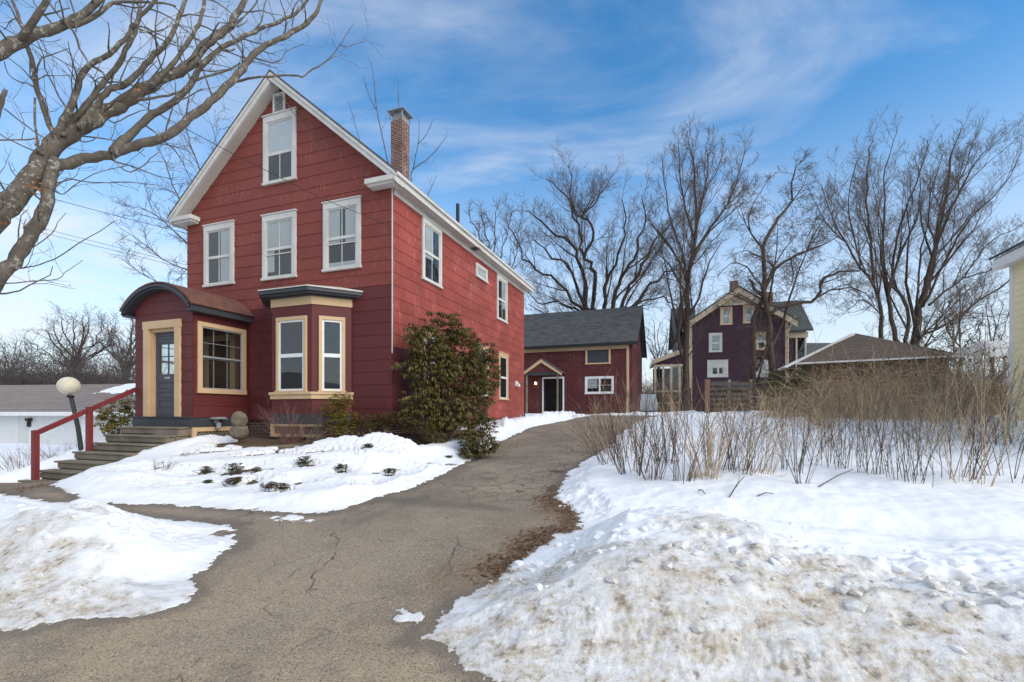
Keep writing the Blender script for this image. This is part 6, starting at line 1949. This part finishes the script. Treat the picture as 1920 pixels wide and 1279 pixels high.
SHR = [
    (1150, 868, 26, .95, .22, .40, 'leftmost bare shrub, leaning out over the driveway edge', M_TWIG, (-.18, 0)),
    (1186, 888, 30, .95, .18, .32, 'dense bare shrub second from the driveway edge', M_TWIG, (-.1, 0)),
    (1224, 898, 24, .80, .10, .30, 'upright bare shrub with a tight brown foot nearest the trough', M_TWIG, (0, 0)),
    (1251, 868, 26, .95, .20, .30, 'bare shrub set back behind the tight footed one', M_TWIG, (0, 0)),
    (1280, 902, 16, .85, .10, .35, 'thin bare shrub with low broken sticks at its foot', M_TWIG, (.05, 0)),
    (1322, 897, 34, .85, .16, .38, 'thick bare shrub with dry grass caught at its foot', M_TWIGTAN, (0, 0)),
    (1345, 880, 26, .95, .20, .32, 'bare shrub just behind the grassy footed one', M_TWIG, (.1, 0)),
    (1389, 885, 26, .90, .20, .30, 'bare shrub left of the orange brown grass tuft', M_TWIG, (.1, 0)),
    (1427, 884, 24, .85, .18, .30, 'bare shrub growing out of the orange brown grass tuft', M_TWIGTAN, (.1, 0)),
    (1484, 882, 16, .95, .16, .22, 'sparse bare shrub in the middle of the snow field', M_TWIG, (0, 0)),
    (1504, 908, 10, .9, .05, .35, 'single footed bare shrub standing nearest the bank', M_TWIG, (.05, 0)),
    (1560, 872, 22, .95, .30, .2, 'loose bare shrub with dark seed heads', M_TWIG, (0, 0)),
    (1610, 880, 20, .95, .34, .2, 'loose bare shrub right of the one with seed heads', M_TWIG, (0, 0)),
    (1660, 890, 20, 1.0, .34, .2, 'thin stemmed bare shrub before the pale saplings', M_TWIG, (0, 0)),
    (1716, 905, 16, 1.0, .2, .26, 'bare shrub with crossed stems right of the field centre', M_TWIG, (0, 0)),
    (1775, 890, 18, 1.0, .3, .25, 'bare shrub among the pale sapling feet', M_TWIG, (0, 0)),
    (1815, 905, 14, 1.05, .2, .32, 'bare shrub with slanting stems near the right edge', M_TWIGTAN, (0, 0)),
    (1882, 900, 14, 1.0, .25, .3, 'rightmost bare shrub beside the picture edge', M_TWIG, (0, 0)),
]
for i, (px, py, n_, h, sw2, ln, lab, mt_, bi) in enumerate(SHR):
    stem_shrub(px, py, n_, h * 1.4, sw2, ln, 100 + i, lab, mt_, bias=bi, curve=.08)
for i, (px, py, d, n_, h, sw2, lab) in enumerate([(1190, 0, 8.2, 30, 1.1, .5, 'row of bare stems along the driveway behind the front shrubs'), (1290, 0, 8.9, 26, 1.2, .7, 'second row shrub of grey stems before the snow field crest'),
                                  (1390, 0, 8.0, 22, 1.0, .7, 'second row shrub of brown stems left of centre'), (1500, 0, 8.8, 28, 1.25, .7, 'second row shrub of straight grey stems'),
                                  (1610, 0, 8.1, 22, 1.0, .7, 'second row shrub in front of the brush'), (1720, 0, 9.3, 30, 1.35, .7, 'second row shrub under the pale saplings'), (1830, 0, 8.4, 24, 1.2, .7, 'second row shrub before the yellow house'),
                                  (1150, 0, 9.2, 46, .95, .4, 'fine brown shrub spilling over the asphalt by the barn'), (1130, 0, 11.5, 26, .9, .4, 'thin brown shrub farthest up the driveway edge')]):
    stem_shrub(px, 800, n_, h * 1.2, sw2 * 1.3, .38 if i < 7 else .5, 140 + i, lab, M_TWIG if i % 2 else M_TWIGTAN, d=d, r=.0046, kidn=4, curve=.13, group='second row of bare shrubs', bias=(-.15, 0) if i > 6 else (0, 0))

# pale saplings, tall and thin, at the right
SAP = [([(1765, 860), (1752, 790), (1745, 730), (1735, 660), (1722, 610)], 10.5, 'leftmost tall pale sapling, kinked at mid height'), ([(1758, 850), (1752, 760), (1722, 690), (1705, 640)], 11.0, 'pale sapling leaning left across the first'),
       ([(1800, 850), (1795, 760), (1790, 690), (1788, 610)], 10.5, 'straight pale sapling right of the kinked one'), ([(1822, 840), (1818, 760), (1805, 700), (1800, 640)], 11, 'pale sapling with a slight left bow'),
       ([(1850, 830), (1846, 760), (1845, 690), (1848, 600)], 11, 'tallest straight pale sapling before the canopy'), ([(1868, 880), (1866, 800), (1850, 735), (1838, 700)], 8.5, 'short forked pale sapling leaning to the left'),
       ([(1898, 870), (1890, 800), (1896, 740), (1904, 690)], 8.5, 'pale sapling crossing the yellow wall'), ([(1880, 880), (1895, 790), (1912, 730), (1922, 690)], 8.2, 'pale sapling leaning right out of the picture')]
for i, (pts, d, lab) in enumerate(SAP):
    g = Grower(300 + i, .004)
    q = [P(x, y, d) for x, y in pts]
    q[0].z = top_z(q[0].x, q[0].y) - .1
    g.main(q, [.018 - .012 * k / (len(q) - 1) for k in range(len(q))], 0, dict(per_m=True, num=[3.0, 2.5], ang=[35, 40], up=[.4, .2], len=[.6, .3], rad=[.006, .004], seg=[4, 3], wig=.1, trop=.05, t0=.35), step=.2, sides=6, jit=.006)
    o = tag(empty('sapling', (0, 0, 0)), lab, 'sapling', 'pale saplings at the right')
    g.build(o, M_SAPLING)

# dry grass tufts at the feet
for i, (px, py, lab, mat, n_, h) in enumerate([(1440, 893, 'orange brown tuft of dead grass under a bare shrub', M_DRYSTALK, 70, .16), (1224, 897, 'dark tuft of dead grass in the tight footed shrub', M_TWIGTAN, 40, .16), (1320, 895, 'wide tan tuft of dead grass in the thick shrub', M_DRYSTALK, 80, .22), (1405, 885, 'brown dry grass between two bare shrubs', M_TWIGTAN, 60, .18), (1283, 905, 'small pale dry grass tuft near the trough', M_DRYSTALK, 24, .14)]):
    stem_shrub(px, py, n_, h, .12, .9, 180 + i, lab, mat, group=None, r=.003, kidn=0, cat='grass tuft', name='grass_tuft')
# fallen sticks
for i, (a, b, lab) in enumerate([((1420, 933), (1450, 930), 'short dark stick lying flat on the snow'), ((1368, 934), (1396, 912), 'forked stick poking out of the snow before the trough'), ((1536, 914), (1600, 884), 'long thin stick leaning on the snow field'), ((1310, 922), (1322, 930), 'tiny dark stick in the snow left of the forked one')]):
    A, B = ground_hit(*a), ground_hit(*b)
    A.z += .01; B.z += .02 if i != 1 else .1
    t = Tubes(); t.add([A, A.lerp(B, .5) + Vector((0, 0, .02)), B], [.007, .006, .004], 5)
    if i == 1: t.add([A.lerp(B, .45), A.lerp(B, .5) + Vector((.03, 0, .12))], [.004, .002], 4)
    tag(t.build('fallen_stick', M_TWIG), lab, 'stick')


# ------------------------------------------------------------------ leafy shrubs
def leaves_mesh(name, whorls, rg, size, width, per, mat, parent, droop=(.2, 1.0), curl=.3):
    """whorls: (tip, outward). Long leaves hang round each tip"""
    V = []; Q = []; A = []
    for c, d in whorls:
        tone = rg.random()
        a0 = rg.uniform(0, 6.28)
        for k in range(per):
            a = a0 + 6.283 * k / per + rg.uniform(-.25, .25)
            L = size * rg.uniform(.6, 1.15)
            o = Vector((math.cos(a), math.sin(a), 0))
            dr = rg.uniform(*droop)
            e1 = (o + d * .35 + Vector((0, 0, .35 - dr))).normalized()
            e2 = (o * .55 + Vector((0, 0, -dr))).normalized()
            s_ = o.cross(Vector((0, 0, 1))).normalized() * L * width
            up_ = Vector((0, 0, 1)) * L * width * curl
            m_ = c + e1 * L * .5; t_ = m_ + e2 * L * .5
            b = len(V)
            V += [c, m_ + s_ + up_, m_, m_ - s_ + up_, t_]
            Q += [(b, b + 1, b + 4, b + 2), (b, b + 2, b + 4, b + 3)]
            v = min(1, max(0, tone * .6 + rg.random() * .4)); A += [v] * 5
    return link(name, np_mesh(name, [tuple(v) for v in V], quads=Q, attrs=dict(rnd=A)), mat, parent)


def leafy(name, label, cat, blobs, n_, seed, mat, stemmat, size, width, per, base, stems=8, sr=.012, droop=(.2, 1.0), group=None):
    """blobs: (centre, radii) whose shells carry the whorls; base: points of the ground the stems rise from"""
    rg = random.Random(seed)
    vol = [r[0] * r[1] * r[2] for _, r in blobs]
    wh = []; t = Tubes()
    for i in range(n_):
        c, r = rg.choices(blobs, vol)[0]
        while True:
            v = Vector((rg.uniform(-1, 1), rg.uniform(-1, 1), rg.uniform(-1, 1)))
            if .25 < v.length < 1: break
        v = v.normalized() * (v.length ** .45) * rg.uniform(.8, 1.12)
        p = c + Vector((v.x * r[0], v.y * r[1], v.z * r[2]))
        wh.append((p, v.normalized()))
        if i % 3 == 0:
            q = c + (p - c) * .25
            t.add([q, q.lerp(p, .5) + Vector((rg.gauss(0, .02), rg.gauss(0, .02), -.02)), p], [sr * .45, sr * .35, sr * .22], 3)
    for i in range(stems):
        c, r = rg.choices(blobs, vol)[0]
        b = rg.choice(base)
        b = b + Vector((rg.gauss(0, .05), rg.gauss(0, .05), -.1))
        q = c + Vector((rg.uniform(-.5, .5) * r[0], rg.uniform(-.5, .5) * r[1], rg.uniform(-.3, .3) * r[2]))
        m_ = b.lerp(q, .5) + Vector((rg.gauss(0, .08), rg.gauss(0, .08), .1))
        t.add([b, b.lerp(m_, .5) + Vector((0, 0, .05)), m_, m_.lerp(q, .5), q], [sr * 1.6, sr * 1.4, sr * 1.1, sr * .9, sr * .6], 5)
    o = tag(empty(name, (0, 0, 0)), label, cat, group)
    leaves_mesh('foliage', wh, rg, size, width, per, mat, o, droop)
    t.build('stem', stemmat, o)
    return o


def blob(px, py, d, rx, rz, ry=None):
    k = d / FPX
    return (P(px, py, d), (rx * k, (ry if ry else rx) * k, rz * k))


DR = 10.6
RB = [blob(838, 612, 10.9, 34, 28, 26), blob(800, 640, 10.5, 34, 34, 28), blob(775, 622, 10.3, 20, 20), blob(801, 592, 10.7, 9, 16), blob(860, 655, 11, 46, 44, 32), blob(815, 690, 10.6, 50, 46, 36), blob(872, 705, 11.2, 46, 44, 34), blob(908, 672, 11.6, 28, 34, 22), blob(918, 700, 11.9, 20, 40, 18),
      blob(762, 688, 10.3, 22, 14), blob(790, 745, 10.4, 36, 28, 28), blob(835, 765, 10.6, 46, 34, 30), blob(880, 765, 11.1, 38, 34, 28), blob(825, 805, 10.4, 26, 32, 22), blob(862, 800, 10.8, 22, 26), blob(770, 775, 10.3, 22, 12), blob(912, 740, 11.5, 18, 24)]
bpt = ground_hit(828, 832); bpt2 = to_world(.75, .55)
bz_ = Vector((bpt2[0], bpt2[1], top_z(*bpt2)))
leafy('rhododendron', 'large olive leaved rhododendron against the side wall of the red house', 'shrub', RB, 1800, 71, M_RHODO, M_BARKBROWN, .145, .13, 9, [bz_, bz_ + Vector((.12, .2, 0)), bz_ + Vector((.2, .5, .02))], 26, .016, (.55, 1.35))
RB2 = [blob(902, 800, 10.2, 28, 24, 22), blob(905, 832, 9.7, 30, 18, 22), blob(888, 842, 9.5, 22, 14), blob(875, 822, 9.8, 14, 18)]
b2 = ground_hit(893, 852)
leafy('rhododendron', 'low green rhododendron at the driveway edge under the large one', 'shrub', RB2, 330, 72, M_RHODO, M_BARKBROWN, .125, .14, 8, [b2], 8, .012, (.2, .9))
# forsythia like bush at the bay
FB = [blob(640, 752, 10.15, 22, 16), blob(625, 770, 10.1, 24, 18), blob(652, 785, 10.1, 22, 16), blob(632, 795, 10.0, 20, 18), blob(648, 805, 9.95, 18, 14)]
b3 = to_world(-1.3, -1.15); b3 = Vector((b3[0], b3[1], top_z(*b3)))
leafy('yellow_green_bush', 'yellow green leafy bush growing in front of the bay', 'shrub', FB, 620, 73, M_YELLOWG, M_TWIG, .06, .24, 6, [b3], 14, .007, (.0, .6))
GB = [blob(700, 790, 10.25, 36, 14), blob(735, 783, 10.3, 24, 12), blob(762, 788, 10.2, 28, 14), blob(790, 803, 10.1, 30, 14), blob(680, 802, 10.15, 22, 10), blob(815, 818, 9.9, 24, 11)]
b4 = to_world(-.3, -.6); b4 = Vector((b4[0], b4[1], top_z(*b4)))
leafy('low_hedge', 'low straggly green plants along the foot of the house corner', 'shrub', GB, 1000, 74, M_YELLOWG, M_TWIG, .055, .2, 6, [b4], 3, .004, (-.2, .6))
MATS['yellow_green_leaf']
lh = bpy.data.objects['low_hedge']
for ch_ in lh.children:
    if ch_.name.startswith('foliage'):
        ch_.data.materials.clear(); ch_.data.materials.append(M_RHODO)
SB = [blob(218, 770, 12.4, 26, 26), blob(242, 752, 12.6, 14, 30), blob(200, 790, 12.2, 20, 18), blob(228, 800, 12.2, 24, 20)]
b5 = P(220, 835, 12.3); b5.z = top_z(b5.x, b5.y)
leafy('evergreen_shrub', 'olive green evergreen shrub behind the steps left of the porch', 'shrub', SB, 260, 75, M_YELLOWG, M_BARKBROWN, .12, .2, 7, [b5], 9, .012, (.1, .8))
EB = [blob(1480, 715, 19.5, 44, 26), blob(1465, 735, 19, 30, 22), blob(1505, 735, 19, 30, 20)]
b6 = P(1480, 775, 19.3); b6.z = top_z(b6.x, b6.y)
leafy('evergreen_shrub', 'dark green evergreen bush behind the slatted fence at the brush', 'shrub', EB, 500, 76, M_EVERG, M_BARKBROWN, .18, .2, 6, [b6], 10, .02, (.1, .8))
# small evergreen sprigs standing in the garden snow
SPR = [(688, 838, .10, 'rounded green sprig at the end of the bed timber'), (840, 858, .06, 'tiny evergreen sprig close to the driveway side of the mound'), (798, 870, .07, 'dark evergreen tuft alone in the mound snow'), (730, 892, .07, 'dark green tuft low in the middle of the garden'), (533, 920, .08, 'upright green tuft nearest the driveway bend'),
       (505, 921, .09, 'flat green sprig beside the upright tuft'), (444, 885, .14, 'largest dark evergreen mat on the garden slope'), (385, 888, .11, 'dark evergreen mat left of the largest one'), (432, 912, .10, 'green sprig poking out low on the slope'), (570, 872, .13, 'long dark sprig below the bay timber'), (640, 884, .07, 'pair of tiny sprigs on the open slope'), (480, 885, .06, 'small dark sprig right of the largest mat'), (392, 905, .05, 'small dark tuft under the left mat'), (445, 905, .06, 'little green sprig between two bare patches')]
for i, (px, py, r, lab) in enumerate(SPR):
    c = ground_hit(px, py); c.z = float(base_xy(c.x, c.y)) + .05
    rg = random.Random(400 + i)
    bl = [(c + Vector((rg.uniform(-.6, .6) * r, rg.uniform(-.4, .4) * r, r * .25)), (r * .9, r * .6, r * .5)) for _ in range(3)]
    leafy('evergreen_sprig', lab, 'plant', bl, int(18 + 420 * r), 420 + i, M_PACHY if i % 3 else M_EVERG, M_TWIG, .045, .22, 6, [c - Vector((0, 0, .05))], 3, .004, (-.1, .7), 'evergreen sprigs in the garden snow')
rg = random.Random(17)
for i, (px, py, lab) in enumerate([(318, 868, 'tiny dry twig tuft high on the garden slope'), (352, 872, 'tiny twig tuft beside the reddish clump'), (415, 862, 'dark little twig tuft under the porch lattice'), (500, 868, 'small twig tuft below the stone stack'), (528, 890, 'little twig tuft in the middle of the slope'), (610, 868, 'short twig tuft under the right end of the timber'), (605, 900, 'faint twig tuft low on the open slope'), (770, 850, 'few dark twigs on the flank of the snow mound'), (690, 905, 'few dark twigs near the driveway edge of the garden'), (255, 900, 'lone twig tuft at the left end of the slope')]):
    stem_shrub(px, py, 9, .13, .08, 1.3, 430 + i, lab, M_TWIG if i % 2 else M_TWIGRED, group='twig tufts in the garden snow', r=.0028, kidn=3, name='twig_tuft', cat='twig tuft', curve=.2)
# reddish bare bush before the bay, and small twiggy ones
stem_shrub(545, 828, 80, .95, .12, .8, 191, 'reddish twiggy bush fanning out in front of the bay', M_TWIGRED, group=None, r=.0045, kidn=6, curve=.14, name='twiggy_bush')
stem_shrub(300, 882, 22, .30, .08, .9, 192, 'small dark twiggy bush left of the leaf pile on the slope', M_TWIG, group=None, r=.003, kidn=4, name='twiggy_bush')
stem_shrub(358, 853, 22, .22, .08, 1.1, 193, 'reddish dry twig clump near the porch lattice', M_TWIGRED, group=None, r=.003, kidn=4, name='twiggy_bush')
stem_shrub(60, 862, 60, .55, .55, .9, 194, 'low tangle of reddish twigs in the snow left of the handrail', M_TWIGRED, group=None, r=.0045, kidn=5, name='twiggy_bush', d=10.6)
stem_shrub(110, 850, 60, .50, .45, .9, 195, 'low tangle of brown twigs behind the globe lamp pole', M_TWIGRED, group=None, r=.004, kidn=5, name='twiggy_bush', d=11.5)
stem_shrub(700, 812, 18, .30, .3, .5, 196, 'dry tan seed stalks at the corner of the house', M_DRYSTALK, group=None, r=.004, kidn=2, name='dry_stalks', d=10.05)
stem_shrub(660, 915, 2, .32, .02, .3, 197, 'single thin stalk with one leaf in the open garden snow', M_DRYSTALK, group=None, r=.003, kidn=1, name='dry_stalk')
stem_shrub(745, 886, 3, .22, .05, .3, 198, 'few short grey stalks beside a dark tuft', M_TWIG, group=None, r=.0025, kidn=1, name='dry_stalk')
stem_shrub(676, 850, 8, .2, .06, .5, 199, 'small dark stalks under the rounded sprig', M_TWIG, group=None, r=.0025, kidn=2, name='dry_stalk')
stem_shrub(1850, 640, 70, 2.6, .9, .25, 201, 'dark stems with dead leaves behind the pale saplings', M_TWIG, group=None, r=.01, kidn=4, name='bare_shrub', d=14.2)
stem_shrub(1775, 640, 60, 2.5, .8, .25, 202, 'dark stemmed thicket under the huge tree', M_TWIG, group=None, r=.01, kidn=4, name='bare_shrub', d=14.6)
# seed heads and dead leaves clinging to the stems on the right
rg = random.Random(77); spx = []
for i in range(420):
    px = rg.gauss(1775, 45); py = rg.gauss(650, 38); spx.append(P(px, py, rg.uniform(13.5, 15)))
V, Q, A = leaf_quads(spx, rg, .09)
tag(link('clinging_leaves', np_mesh('clinging_leaves', [tuple(v) for v in V], quads=Q, attrs=dict(rnd=[a * .45 for a in A])), M_PACHY), kind='stuff')

# ------------------------------------------------------------------ fallen leaves
rg = random.Random(99); pts_ = []
for i in range(1500):
    k = rg.randrange(5, 14); t = rg.random()
    a, b = BARE_E[k], BARE_E[k + 1]
    if not (1000 <= 0 or True): continue
    pts_.append((a[0] + (b[0] - a[0]) * t + rg.gauss(-.10, .09), a[1] + (b[1] - a[1]) * t + rg.gauss(0, .10)))
for (px, py, n_, r) in ((330, 910, 120, .12), (60, 915, 260, .25), (110, 905, 160, .2), (472, 905, 40, .08), (300, 880, 30, .08), (545, 845, 260, .45), (480, 850, 120, .3), (620, 842, 120, .3), (400, 840, 120, .3), (1020, 945, 120, .12), (985, 1020, 160, .12), (930, 830, 60, .3), (780, 912, 40, .15)):
    c = ground_hit(px, py)
    for i in range(n_): pts_.append((c.x + rg.gauss(0, r), c.y + rg.gauss(0, r * 1.6)))
xa = np.array(pts_); zz = base_xy(xa[:, 0], xa[:, 1]); tt, _d, _s = snow_parts(xa[:, 0], xa[:, 1])
V = []; Q = []; A = []
for (x, y), z, t, sdv in zip(pts_, zz, tt, _s):
    if sdv > .05: continue
    z0 = z + max(t, 0) + .006
    a = rg.uniform(0, 6.28); L = rg.uniform(.010, .026); w = L * .36
    dx, dy = math.cos(a) * L, math.sin(a) * L
    b = len(V); h1, h2 = rg.uniform(.0, .014), rg.uniform(.0, .014)
    V += [(x - dx, y - dy, z0 + h1 * .4), (x - dy * .36, y + dx * .36, z0 + h1), (x + dx, y + dy, z0 + h2 * .4), (x + dy * .36, y - dx * .36, z0 + h2)]
    Q.append((b, b + 1, b + 2, b + 3)); A += [rg.random()] * 4
tag(link('fallen_leaves', np_mesh('fallen_leaves', V, quads=Q, attrs=dict(rnd=A)), M_DEADLEAF), kind='stuff')

# ------------------------------------------------------------------ broken chunks of ploughed snow lying on the banks
rg = random.Random(123)
bmc = bmesh.new(); dv = []
cand = []
for i in range(620):
    if i % 3: X, Y = rg.uniform(4.9, 10.5), rg.gauss(-5.75, .38)
    else: X, Y = rg.uniform(-5, 2.2), rg.gauss(-6.5, .35)
    cand.append((X, Y))
wx = np.array([to_world(*c) for c in cand]); ct, cd, cs = snow_parts(wx[:, 0], wx[:, 1]); cz = base_xy(wx[:, 0], wx[:, 1]) + np.maximum(ct, 0)
for (x, y), z, s0, d0 in zip(wx, cz, cs, cd):
    if s0 < .06: continue
    r = .009 + .034 * rg.random() ** 3.5
    ret = bmesh.ops.create_icosphere(bmc, subdivisions=1, radius=1)
    sx_, sy_, sz_ = r * rg.uniform(.8, 1.7), r * rg.uniform(.8, 1.4), r * rg.uniform(.5, .9)
    rot = Matrix.Rotation(rg.uniform(0, 6.28), 3, 'Z') @ Matrix.Rotation(rg.uniform(-.5, .5), 3, 'X')
    o1, o2 = rg.uniform(0, 50), rg.uniform(0, 50)
    for v in ret['verts']:
        k = 1 + .9 * float(noise2(v.co.x * 1.9 + o1, v.co.y * 1.4 + v.co.z * 1.1 + o2))
        v.co = rot @ Vector((v.co.x * sx_ * k, v.co.y * sy_ * k, v.co.z * sz_ * k)) + Vector((x, y, z + sz_ * .1))
    dv += [min(1, d0 * rg.uniform(.3, 1.2))] * len(ret['verts'])
me = bpy.data.meshes.new('snow_chunks'); bmc.to_mesh(me); bmc.free()
a = me.attributes.new('dirt', 'FLOAT', 'POINT'); a.data.foreach_set('value', np.array(dv, np.float32))
tag(link('snow_chunks', me, M_SNOW), kind='stuff')
